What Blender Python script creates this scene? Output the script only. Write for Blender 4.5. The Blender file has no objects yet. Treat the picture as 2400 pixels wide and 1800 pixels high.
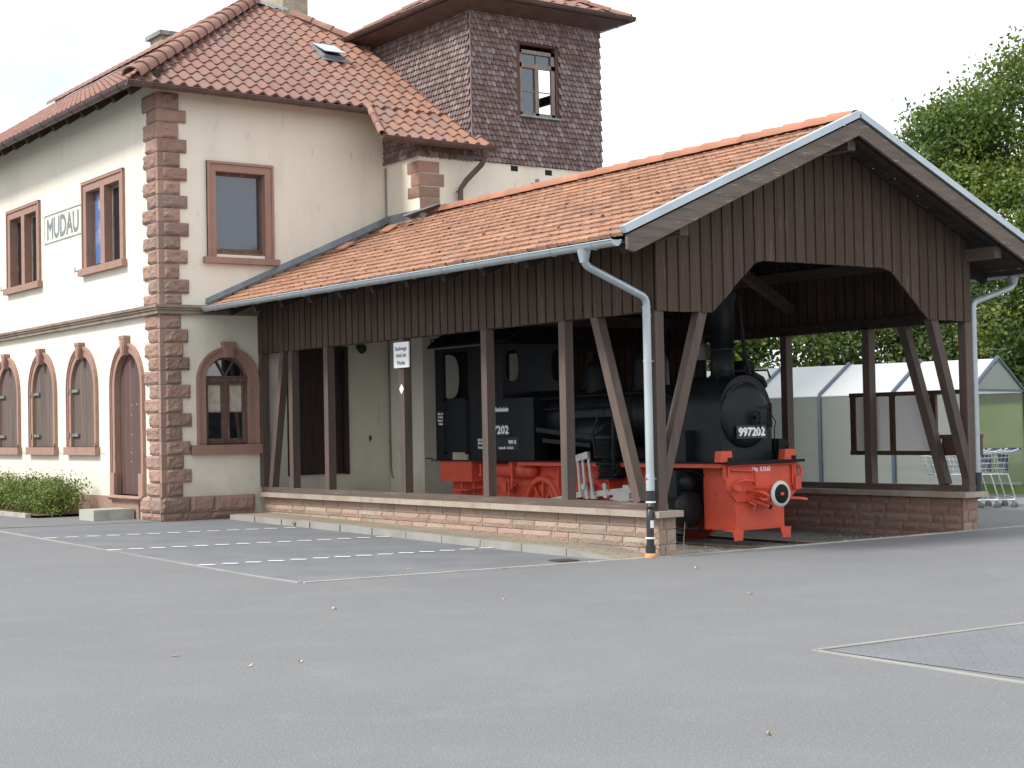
import bpy, bmesh, math, random
from mathutils import Vector, Matrix, Quaternion, noise
from mathutils.geometry import tessellate_polygon
R = math.radians
random.seed(7)
rng = random.Random(11)
SC = bpy.context.scene
COL = SC.collection

# ------------------------------------------------------------------ camera, world, sun, exposure
cam_d = bpy.data.cameras.new('camera')
cam = bpy.data.objects.new('camera', cam_d); COL.objects.link(cam)
YAW, PITCH, ROLL = 0.6170, 0.0271, -0.0202
F_ = Vector((math.sin(YAW)*math.cos(PITCH), math.cos(YAW)*math.cos(PITCH), math.sin(PITCH)))
R0 = Vector((math.cos(YAW), -math.sin(YAW), 0)); U0 = R0.cross(F_)
R2 = R0*math.cos(ROLL)+U0*math.sin(ROLL); U2 = U0*math.cos(ROLL)-R0*math.sin(ROLL)
cam.matrix_world = Matrix(((R2.x, U2.x, -F_.x, -12.436), (R2.y, U2.y, -F_.y, -14.523), (R2.z, U2.z, -F_.z, 1.6), (0, 0, 0, 1)))
cam_d.sensor_width = 36; cam_d.lens = 55.577; cam_d.clip_end = 2000; cam_d.clip_start = 0.1
SC.camera = cam

TO_SUN = Vector((-0.66, 0.10, 0.74)).normalized()
w = bpy.data.worlds.new('World'); SC.world = w; w.use_nodes = True
nt = w.node_tree; nt.nodes.clear()
out = nt.nodes.new('ShaderNodeOutputWorld'); bg = nt.nodes.new('ShaderNodeBackground')
sky = nt.nodes.new('ShaderNodeTexSky'); sky.sky_type = 'NISHITA'; sky.sun_disc = False
sky.sun_elevation = math.asin(TO_SUN.z); sky.sun_rotation = math.atan2(TO_SUN.x, TO_SUN.y)
sky.air_density = 1.0; sky.dust_density = 2.0
sc_ = nt.nodes.new('ShaderNodeMix'); sc_.data_type = 'RGBA'; sc_.blend_type = 'MULTIPLY'; sc_.inputs['Factor'].default_value = 1
nt.links.new(sky.outputs[0], sc_.inputs['A']); sc_.inputs['B'].default_value = (1.5, 1.5, 1.5, 1)
tc = nt.nodes.new('ShaderNodeTexCoord'); mp = nt.nodes.new('ShaderNodeMapping'); mp.inputs['Scale'].default_value = (1.0, 1.0, 2.2)
mp.inputs['Location'].default_value = (0.35, 0.1, 0.6)
nz = nt.nodes.new('ShaderNodeTexNoise'); nz.inputs['Scale'].default_value = 2.3; nz.inputs['Detail'].default_value = 5
nt.links.new(tc.outputs['Generated'], mp.inputs[0]); nt.links.new(mp.outputs[0], nz.inputs[0])
rp = nt.nodes.new('ShaderNodeValToRGB'); rp.color_ramp.elements[0].position = 0.28; rp.color_ramp.elements[1].position = 0.62
dt = nt.nodes.new('ShaderNodeVectorMath'); dt.operation = 'DOT_PRODUCT'; nt.links.new(tc.outputs['Generated'], dt.inputs[0]); dt.inputs[1].default_value = (.291, .922, .257)
mr = nt.nodes.new('ShaderNodeMapRange'); mr.inputs[1].default_value = .990; mr.inputs[2].default_value = 1.0; mr.inputs[3].default_value = .35; mr.inputs[4].default_value = -.16; nt.links.new(dt.outputs['Value'], mr.inputs[0])
ad = nt.nodes.new('ShaderNodeMath'); ad.operation = 'ADD'; nt.links.new(nz.outputs[0], ad.inputs[0]); nt.links.new(mr.outputs[0], ad.inputs[1])
nt.links.new(ad.outputs[0], rp.inputs[0])
mx = nt.nodes.new('ShaderNodeMix'); mx.data_type = 'RGBA'
nt.links.new(rp.outputs[0], mx.inputs['Factor']); nt.links.new(sc_.outputs['Result'], mx.inputs['A'])
mx.inputs['B'].default_value = (10.5, 10.9, 11.6, 1)          # bright cloud cover
nt.links.new(mx.outputs['Result'], bg.inputs[0]); bg.inputs[1].default_value = 0.1
nt.links.new(bg.outputs[0], out.inputs[0])

sd = bpy.data.lights.new('sun', 'SUN'); sd.energy = 3.2; sd.angle = R(12); sd.color = (1.0, 0.965, 0.91)
so = bpy.data.objects.new('sun', sd); COL.objects.link(so); so.location = (-30, 5, 40)
so.rotation_euler = (-TO_SUN).to_track_quat('-Z', 'Y').to_euler()
SC.view_settings.view_transform = 'Standard'; SC.view_settings.look = 'None'
SC.view_settings.exposure = 0.42; SC.view_settings.gamma = 1.0; SC.view_settings.use_curve_mapping = False
try:
    SC.cycles.max_bounces = 6; SC.cycles.use_denoising = True
except Exception: pass

# ------------------------------------------------------------------ materials
def mat(name, col, rough=.85, metal=0, var=0, c2=None, ns=3, st=(1, 1, 1), lo=.45, hi=.6, c3=None, rc=None, rlo=.5, rhi=.9,
        bump=0, bs=40, bst=None, spec=.5, coat=0, detail=5, sp=None, ior=None, ug=None, base_dirt=None):
    """col base; c2 by noise patches; c3 by a second finer noise; rc by per-face random; var brightness jitter by per-face random;
       sp=(colour, scale, threshold) speckle; ug=(colour, u0, u1) towards a colour along u (replaced tiles)."""
    m = bpy.data.materials.new(name); m.use_nodes = True
    t = m.node_tree; N = t.nodes; L = t.links
    b = N['Principled BSDF']; b.inputs['Roughness'].default_value = rough; b.inputs['Metallic'].default_value = metal
    b.inputs['Specular IOR Level'].default_value = spec
    if ior: b.inputs['IOR'].default_value = ior
    if coat: b.inputs['Coat Weight'].default_value = coat
    co = N.new('ShaderNodeTexCoord')
    mpg = N.new('ShaderNodeMapping'); mpg.inputs['Scale'].default_value = st; L.new(co.outputs['Object'], mpg.inputs[0])
    at = N.new('ShaderNodeAttribute'); at.attribute_name = 'rnd'
    cur = None
    def c4(c): return (c[0], c[1], c[2], 1)
    rgb = N.new('ShaderNodeRGB'); rgb.outputs[0].default_value = c4(col); cur = rgb.outputs[0]
    def mixc(fac, c):
        nonlocal cur
        x = N.new('ShaderNodeMix'); x.data_type = 'RGBA'; L.new(fac, x.inputs['Factor']); L.new(cur, x.inputs['A'])
        x.inputs['B'].default_value = c4(c); cur = x.outputs['Result']
    def rampd(src, a, bb):
        r = N.new('ShaderNodeMapRange'); r.inputs[1].default_value = a; r.inputs[2].default_value = bb; L.new(src, r.inputs[0]); return r.outputs[0]
    def nodenoise(s, vec, d=detail, off=0):
        n = N.new('ShaderNodeTexNoise'); n.inputs['Scale'].default_value = s; n.inputs['Detail'].default_value = d; n.inputs['Roughness'].default_value = .6
        # shift the pattern per face so that repeats differ
        ad = N.new('ShaderNodeVectorMath'); ad.operation = 'ADD'; L.new(vec, ad.inputs[0])
        ml = N.new('ShaderNodeMath'); ml.operation = 'MULTIPLY'; ml.inputs[1].default_value = 17.0; L.new(at.outputs['Fac'], ml.inputs[0])
        cb = N.new('ShaderNodeCombineXYZ'); L.new(ml.outputs[0], cb.inputs[0]); cb.inputs[1].default_value = off; L.new(cb.outputs[0], ad.inputs[1])
        L.new(ad.outputs[0], n.inputs[0]); return n.outputs[0]
    if ug:
        uvn = N.new('ShaderNodeUVMap'); sx = N.new('ShaderNodeSeparateXYZ'); L.new(uvn.outputs[0], sx.inputs[0])
        a0 = N.new('ShaderNodeMath'); a0.operation = 'MULTIPLY_ADD'; a0.inputs[1].default_value = ug[3]; L.new(at.outputs['Fac'], a0.inputs[0]); L.new(sx.outputs[0], a0.inputs[2])
        mixc(rampd(a0.outputs[0], ug[1], ug[2]), ug[0])
    if rc: mixc(rampd(at.outputs['Fac'], rlo, rhi), rc)
    if c2: mixc(rampd(nodenoise(ns, mpg.outputs[0]), lo, hi), c2)
    if c3: mixc(rampd(nodenoise(c3[1], mpg.outputs[0], 4, 5), c3[2], c3[3]), c3[0])
    if base_dirt:
        sx = N.new('ShaderNodeSeparateXYZ'); L.new(co.outputs['Object'], sx.inputs[0])
        ma = N.new('ShaderNodeMath'); ma.operation = 'MULTIPLY_ADD'; ma.inputs[1].default_value = 1.3; L.new(nodenoise(2.2, co.outputs['Object'], 5, 9), ma.inputs[0]); L.new(sx.outputs[2], ma.inputs[2])
        q = N.new('ShaderNodeMapRange'); q.inputs[1].default_value = base_dirt[1]+.45; q.inputs[2].default_value = base_dirt[2]+.45; q.inputs[4].default_value = .55; L.new(ma.outputs[0], q.inputs[0]); mixc(q.outputs[0], base_dirt[0])
    if sp:
        v = N.new('ShaderNodeTexNoise'); v.inputs['Scale'].default_value = sp[1]; v.inputs['Detail'].default_value = 2; L.new(co.outputs['Object'], v.inputs[0])
        mixc(rampd(v.outputs[0], sp[2], sp[2]+.06), sp[0])
    if var:
        r = N.new('ShaderNodeMapRange'); r.inputs[3].default_value = 1-var; r.inputs[4].default_value = 1+var; 
        # second hash of rnd
        f = N.new('ShaderNodeMath'); f.operation = 'MULTIPLY'; f.inputs[1].default_value = 37.7; L.new(at.outputs['Fac'], f.inputs[0])
        g = N.new('ShaderNodeMath'); g.operation = 'FRACT'; L.new(f.outputs[0], g.inputs[0]); L.new(g.outputs[0], r.inputs[0])
        x = N.new('ShaderNodeVectorMath'); x.operation = 'SCALE'; L.new(cur, x.inputs[0]); L.new(r.outputs[0], x.inputs['Scale']); cur = x.outputs[0]
    L.new(cur, b.inputs['Base Color'])
    if bump:
        if bst is not None:
            mb = N.new('ShaderNodeMapping'); mb.inputs['Scale'].default_value = bst; L.new(co.outputs['Object'], mb.inputs[0]); vec = mb.outputs[0]
        else: vec = co.outputs['Object']
        n = N.new('ShaderNodeTexNoise'); n.inputs['Scale'].default_value = bs; n.inputs['Detail'].default_value = 5; L.new(vec, n.inputs[0])
        bp = N.new('ShaderNodeBump'); bp.inputs['Strength'].default_value = min(1, bump); bp.inputs['Distance'].default_value = .02*max(1, bump)
        L.new(n.outputs[0], bp.inputs['Height']); L.new(bp.outputs[0], b.inputs['Normal'])
    return m

M = {}
M['plaster'] = mat('plaster', (.755, .708, .595), .95, base_dirt=((.40, .37, .30), 1.15, .45), c2=(.64, .595, .485), ns=1.1, st=(1.6, 1.6, .45), lo=.5, hi=.8, bump=.35, bs=70, c3=((.52, .47, .39), 4.5, .66, .8))
M['plaster_shade'] = mat('plaster_shaded', (.60, .56, .47), .95, c2=(.5, .47, .40), ns=1.2, lo=.5, hi=.75, bump=.35, bs=70)  # plaster copy with shade put into its colour, not assigned
M['sand'] = mat('sandstone', (.315, .195, .148), .9, var=.16, rc=(.235, .175, .14), rlo=.4, rhi=.9, c2=(.25, .175, .14), ns=3, lo=.5, hi=.7, bump=.9, bs=22)
M['sand_dress'] = mat('dressed_sandstone', (.335, .20, .152), .9, c2=(.27, .175, .135), ns=4, lo=.48, hi=.7, bump=.35, bs=45, var=.06)
M['sand_dark'] = mat('weathered_cornice_stone', (.27, .20, .15), .9, c2=(.17, .14, .11), ns=2.5, lo=.42, hi=.62, bump=.5, bs=35)
M['wallstone'] = mat('wall_sandstone', (.34, .235, .185), .92, var=.10, rc=(.32, .26, .205), rlo=.45, rhi=.85, c2=(.30, .22, .15), ns=3, lo=.52, hi=.72, bump=1, bs=28, c3=((.2, .19, .12), 6, .62, .75))
M['coping'] = mat('coping_stone', (.36, .305, .25), .92, c2=(.29, .23, .185), ns=2.0, lo=.45, hi=.65, bump=.4, bs=35, c3=((.24, .22, .14), 5, .6, .72), var=.08)
M['mortar'] = mat('mortar', (.42, .37, .31), .95, bump=.4, bs=60)
M['tile'] = mat('roof_tile', (.225, .118, .093), .78, var=.08, c2=(.185, .102, .083), ns=5, lo=.5, hi=.72, ug=((.315, .160, .10), 4.2, 6.8, .8), bump=.3, bs=50, rc=(.205, .13, .108), rlo=.6, rhi=1.0)
M['tile_hip'] = mat('hip_tile', (.24, .12, .09), .8, var=.15, c2=(.27, .19, .14), ns=5, lo=.55, hi=.7, bump=.4, bs=40)
M['tile_old'] = mat('old_roof_tile', (.355, .18, .108), .9, var=.09, c2=(.265, .145, .10), ns=.9, lo=.46, hi=.60, c3=((.11, .075, .06), 7, .56, .70), bump=.8, bs=45, rc=(.40, .22, .14), rlo=.6, rhi=1.0)
M['tile_ridge'] = mat('ridge_tile', (.36, .165, .10), .9, var=.15, c2=(.33, .14, .09), ns=4, lo=.5, hi=.7, bump=.6, bs=40)
M['shingle'] = mat('wood_shingle', (.140, .086, .079), .85, var=.14, rc=(.235, .195, .188), rlo=.4, rhi=1.0, c2=(.30, .27, .255), ns=5, st=(7, 7, .6), lo=.53, hi=.72)
M['shingle_dark'] = mat('painted_shingle', (.095, .05, .044), .85, var=.2)
WST = (9, 9, .7)
M['board'] = mat('brown_board', (.062, .038, .025), .85, var=.14, c2=(.086, .056, .039), ns=1.3, st=WST, lo=.5, hi=.72, c3=((.155, .115, .082), 1.9, .60, .78), bump=.5, bs=2.5, bst=WST)
M['board_end'] = M['board']
M['post'] = mat('brown_post', (.105, .074, .058), .8, var=.12, c2=(.075, .057, .049), ns=1.2, st=WST, lo=.45, hi=.65, bump=.3, bs=2.5, bst=WST, c3=((.19, .15, .12), 2.2, .68, .8))
M['beam'] = mat('brown_beam', (.085, .062, .050), .85, var=.15, c2=(.14, .11, .09), ns=2, st=(9, .7, 9), lo=.5, hi=.7, bump=.4, bs=2.5, bst=(9, .7, 9))
M['barge'] = mat('grey_bargeboard', (.155, .12, .096), .85, c2=(.11, .085, .07), ns=1.6, st=(1.2, 9, 9), lo=.42, hi=.66, bump=.6, bs=2.2, bst=(1.2, 9, 9), c3=((.30, .26, .23), 3, .6, .75))
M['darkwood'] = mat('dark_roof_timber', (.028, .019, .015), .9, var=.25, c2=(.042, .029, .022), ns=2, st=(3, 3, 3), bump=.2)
M['doorwood'] = mat('brown_door_paint', (.095, .048, .042), .7, c2=(.13, .085, .07), ns=1.5, st=(14, 14, .6), lo=.5, hi=.72, var=.12, bump=.35, bs=3, bst=(14, 14, .6))
M['shutterwood'] = mat('weathered_shutter', (.135, .10, .085), .9, c2=(.09, .065, .055), ns=1.5, st=(16, 16, .5), lo=.42, hi=.62, c3=((.24, .20, .17), 2.5, .62, .75), bump=.5, bs=3, bst=(16, 16, .5), var=.1)
M['olddoor'] = mat('dark_old_door', (.035, .018, .016), .6, c2=(.05, .03, .025), ns=2, st=(8, 8, .7))
M['sashwood'] = mat('brown_sash', (.13, .075, .055), .7, c2=(.26, .20, .16), ns=4, st=(6, 6, 1), lo=.55, hi=.7, bump=.3, bs=20)
M['greysash'] = mat('bare_wood_sash', (.25, .215, .18), .85, c2=(.15, .12, .10), ns=4, st=(6, 6, 1), lo=.48, hi=.66, bump=.4, bs=20)
M['glass'] = mat('window_glass', (.010, .014, .018), .04, spec=.5, ior=2.2)
M['glass_blue'] = mat('window_glass_blue', (.03, .05, .075), .06, spec=.5, ior=1.9)
M['curtain'] = mat('net_curtain', (.55, .50, .42), .9, c2=(.45, .4, .33), ns=8)
M['poster'] = mat('blue_poster', (.09, .16, .36), .4, c2=(.42, .40, .46), ns=1.6, lo=.45, hi=.62)
M['black_in'] = mat('painted_shade', (.012, .012, .013), .95)  # flat black that paints the shade inside rooms and holes
M['zinc'] = mat('zinc', (.46, .52, .55), .42, metal=.55, c2=(.38, .43, .46), ns=2.5, lo=.4, hi=.7)
M['zinc_pale'] = mat('galvanised_pipe', (.44, .495, .50), .45, metal=.35, c2=(.36, .41, .42), ns=5, st=(1, 1, .3), lo=.4, hi=.7)
M['lead'] = mat('lead_flashing', (.20, .235, .26), .6, metal=.3, c2=(.28, .31, .33), ns=3, bump=.2, bs=15)
M['brown_metal'] = mat('brown_gutter', (.085, .050, .044), .5, c2=(.11, .07, .06), ns=3)
M['plastic_black'] = mat('black_plastic', (.02, .022, .024), .38)
M['plastic_orange'] = mat('orange_plastic', (.62, .26, .08), .6)
M['asphalt'] = mat('asphalt', (.163, .165, .168), .93, c2=(.146, .148, .152), ns=.28, lo=.36, hi=.68, c3=((.178, .179, .181), 1.3, .5, .8), sp=((.235, .235, .23), 62, .60), bump=.6, bs=75)
M['kerb'] = mat('concrete_kerb', (.40, .385, .33), .92, c2=(.31, .29, .24), ns=3, lo=.45, hi=.65, bump=.3, bs=50, var=.1)
M['kerb_white'] = mat('pale_kerb', (.29, .285, .262), .92, c2=(.24, .23, .20), ns=1.1, lo=.42, hi=.6, bump=.3, bs=50, var=.1)
M['concrete'] = mat('concrete_step', (.38, .38, .33), .92, c2=(.28, .28, .24), ns=4, lo=.45, hi=.7, bump=.4, bs=50)
M['gravel'] = mat('gravel', (.20, .19, .165), .95, c2=(.13, .12, .105), ns=2, sp=((.28, .26, .235), 38, .60), bump=1.6, bs=55, c3=((.22, .19, .15), 3.5, .56, .7))
M['soil'] = mat('soil', (.10, .065, .045), .95, c2=(.15, .085, .05), ns=12, bump=1, bs=40)
M['lawn'] = mat('lawn', (.085, .135, .030), .95, c2=(.13, .17, .045), ns=1.2, lo=.4, hi=.65, bump=.8, bs=60)
M['white_paint'] = mat('white_marking', (.72, .72, .70), .85, c2=(.5, .5, .48), ns=14, lo=.5, hi=.75)
M['white'] = mat('white_paint', (.82, .82, .82), .5)
M['sign_white'] = mat('white_sign_board', (.86, .86, .86), .35)
M['sign_text'] = mat('sign_text_grey', (.22, .23, .24), .6)
M['sign_grey'] = mat('painted_sign_letters', (.17, .20, .20), .85, c2=(.24, .27, .27), ns=6)
M['loco_black'] = mat('locomotive_black', (.006, .0085, .011), .5, spec=.3, c2=(.012, .014, .016), ns=3, lo=.48, hi=.7, bump=.15, bs=18)
M['loco_dark'] = mat('locomotive_grime', (.007, .008, .009), .7, spec=.25, c2=(.015, .014, .013), ns=6, lo=.5, hi=.7, bump=.4, bs=25)
M['loco_red'] = mat('locomotive_red', (.66, .088, .043), .55, c2=(.54, .075, .042), ns=3, lo=.45, hi=.75, c3=((.28, .06, .04), 6, .63, .80), bump=.2, bs=18)
M['loco_red_dark'] = mat('locomotive_red_grimy', (.42, .055, .032), .6, c2=(.25, .035, .025), ns=4, lo=.45, hi=.7)
M['rod'] = mat('painted_steel_rods', (.62, .61, .57), .5, c2=(.48, .47, .43), ns=6, lo=.5, hi=.7)
M['brass_old'] = mat('tarnished_bell_metal', (.20, .19, .16), .55, metal=.4, c2=(.32, .31, .27), ns=5, st=(3, 3, .6), lo=.5, hi=.68)
M['plate_black'] = mat('plate_black', (.012, .018, .03), .35)
M['rail_rust'] = mat('rusty_rail', (.14, .085, .055), .8, c2=(.09, .06, .045), ns=5, bump=.3)
M['rail_top'] = mat('rail_head', (.20, .19, .18), .5, metal=.5, c2=(.13, .1, .08), ns=4)
M['sleeper'] = mat('old_sleeper', (.06, .05, .042), .95, bump=.6, bs=20)
M['shelter_metal'] = mat('blue_grey_tube', (.062, .088, .118), .45, metal=.2)
M['panel_grey'] = mat('notice_panel', (.84, .83, .80), .7)
M['noticewood'] = mat('stained_frame_wood', (.085, .042, .026), .6, c2=(.055, .028, .02), ns=2, st=(3, 3, 3))
M['chrome'] = mat('wire_chrome', (.58, .62, .63), .3, metal=.7)
M['handle_blue'] = mat('cart_handle_blue', (.02, .03, .07), .4)
M['wheel_grey'] = mat('grey_castor', (.12, .125, .13), .6)
M['bark'] = mat('bark', (.085, .068, .052), .95, c2=(.05, .042, .033), ns=3, st=(4, 4, .8), bump=1, bs=12)
M['rough_render'] = mat('chimney_render', (.42, .37, .28), .95, c2=(.32, .28, .21), ns=5, lo=.42, hi=.62, bump=1.2, bs=35)
M['cap'] = mat('chimney_cap', (.26, .28, .26), .9, c2=(.18, .2, .18), ns=5, bump=.5)
M['green_paint'] = mat('green_spray_paint', (.02, .16, .05), .8)
M['iron_green'] = mat('grey_green_iron', (.17, .21, .18), .7, c2=(.12, .14, .12), ns=8)
M['iron'] = mat('dark_iron', (.03, .03, .03), .6)
M['steel_cover'] = mat('drain_iron', (.09, .075, .06), .8, bump=.5, bs=60)

def leafmat(name, dark, mid, light, trans=.35):
    m = bpy.data.materials.new(name); m.use_nodes = True; t = m.node_tree; N = t.nodes; L = t.links; N.clear()
    o = N.new('ShaderNodeOutputMaterial'); a = N.new('ShaderNodeAttribute'); a.attribute_name = 'rnd'
    r = N.new('ShaderNodeValToRGB'); e = r.color_ramp.elements
    e[0].color = (*dark, 1); e[1].color = (*light, 1); x = e.new(.5); x.color = (*mid, 1)
    L.new(a.outputs['Fac'], r.inputs[0])
    d = N.new('ShaderNodeBsdfPrincipled'); d.inputs['Roughness'].default_value = .55; L.new(r.outputs[0], d.inputs['Base Color'])
    tr = N.new('ShaderNodeBsdfTranslucent'); g = N.new('ShaderNodeMix'); g.data_type = 'RGBA'; g.blend_type = 'MULTIPLY'; g.inputs['Factor'].default_value = 1
    L.new(r.outputs[0], g.inputs['A']); g.inputs['B'].default_value = (1.6, 1.5, .6, 1); L.new(g.outputs['Result'], tr.inputs[0])
    mxx = N.new('ShaderNodeMixShader'); mxx.inputs[0].default_value = trans
    L.new(d.outputs[0], mxx.inputs[1]); L.new(tr.outputs[0], mxx.inputs[2]); L.new(mxx.outputs[0], o.inputs[0]); return m
M['leaf_linden'] = leafmat('linden_leaf', (.030, .072, .018), (.095, .155, .028), (.32, .32, .055))
M['leaf_dark'] = leafmat('dark_leaf', (.018, .045, .016), (.055, .10, .024), (.22, .24, .045))
M['leaf_shrub'] = leafmat('shrub_leaf', (.06, .10, .022), (.135, .185, .04), (.25, .29, .075), .25)
M['leaf_dry'] = mat('dry_leaf', (.45, .30, .14), .9, var=.4)

def polymat(name, col, alpha, rough):
    m = bpy.data.materials.new(name); m.use_nodes = True; t = m.node_tree; N = t.nodes; L = t.links; N.clear()
    o = N.new('ShaderNodeOutputMaterial'); tp = N.new('ShaderNodeBsdfTransparent'); tp.inputs[0].default_value = (*col, 1)
    tl = N.new('ShaderNodeBsdfTranslucent'); tl.inputs[0].default_value = (*col, 1)
    df = N.new('ShaderNodeBsdfPrincipled'); df.inputs['Base Color'].default_value = (*col, 1); df.inputs['Roughness'].default_value = rough
    a = N.new('ShaderNodeMixShader'); a.inputs[0].default_value = .5; L.new(tl.outputs[0], a.inputs[1]); L.new(df.outputs[0], a.inputs[2])
    b = N.new('ShaderNodeMixShader'); b.inputs[0].default_value = alpha; L.new(a.outputs[0], b.inputs[1]); L.new(tp.outputs[0], b.inputs[2]); L.new(b.outputs[0], o.inputs[0])
    return m
M['poly_wall'] = polymat('polycarbonate_wall', (.555, .59, .56), .42, .3)
M['poly_clear'] = polymat('polycarbonate_clear', (.74, .76, .68), .72, .3)
M['poly_roof'] = polymat('polycarbonate_roof', (.80, .82, .82), .10, .3)

# paving with a 45 degree block pattern
def pavemat(name, c1, c2, cm, bw, bh, ang):
    m = bpy.data.materials.new(name); m.use_nodes = True; t = m.node_tree; N = t.nodes; L = t.links; b = N['Principled BSDF']; b.inputs['Roughness'].default_value = .92
    co = N.new('ShaderNodeTexCoord'); mp = N.new('ShaderNodeMapping'); mp.inputs['Rotation'].default_value = (0, 0, ang); L.new(co.outputs['Object'], mp.inputs[0])
    k = N.new('ShaderNodeTexBrick'); k.inputs['Scale'].default_value = 1; k.inputs['Brick Width'].default_value = bw; k.inputs['Row Height'].default_value = bh
    k.inputs['Mortar Size'].default_value = .006; k.inputs['Color1'].default_value = (*c1, 1); k.inputs['Color2'].default_value = (*c2, 1); k.inputs['Mortar'].default_value = (*cm, 1)
    L.new(mp.outputs[0], k.inputs[0])
    n = N.new('ShaderNodeTexNoise'); n.inputs['Scale'].default_value = 1.3; n.inputs['Detail'].default_value = 6; L.new(co.outputs['Object'], n.inputs[0])
    r = N.new('ShaderNodeMapRange'); r.inputs[1].default_value = .35; r.inputs[2].default_value = .7; r.inputs[3].default_value = .88; r.inputs[4].default_value = 1.1; L.new(n.outputs[0], r.inputs[0])
    n2 = N.new('ShaderNodeTexNoise'); n2.inputs['Scale'].default_value = 60; n2.inputs['Detail'].default_value = 2; L.new(co.outputs['Object'], n2.inputs[0])
    r2 = N.new('ShaderNodeMapRange'); r2.inputs[1].default_value = .3; r2.inputs[2].default_value = .7; r2.inputs[3].default_value = .8; r2.inputs[4].default_value = 1.2; L.new(n2.outputs[0], r2.inputs[0])
    mm = N.new('ShaderNodeMath'); mm.operation = 'MULTIPLY'; L.new(r.outputs[0], mm.inputs[0]); L.new(r2.outputs[0], mm.inputs[1])
    s = N.new('ShaderNodeVectorMath'); s.operation = 'SCALE'; L.new(k.outputs[0], s.inputs[0]); L.new(mm.outputs[0], s.inputs['Scale']); L.new(s.outputs[0], b.inputs['Base Color'])
    return m
M['pavers'] = pavemat('grey_block_paving', (.153, .159, .168), (.146, .152, .162), (.123, .128, .135), .2, .1, R(45))
M['walk_pavers'] = pavemat('brown_block_paving', (.26, .22, .16), (.22, .185, .135), (.12, .105, .08), .3, .2, R(45))

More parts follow.
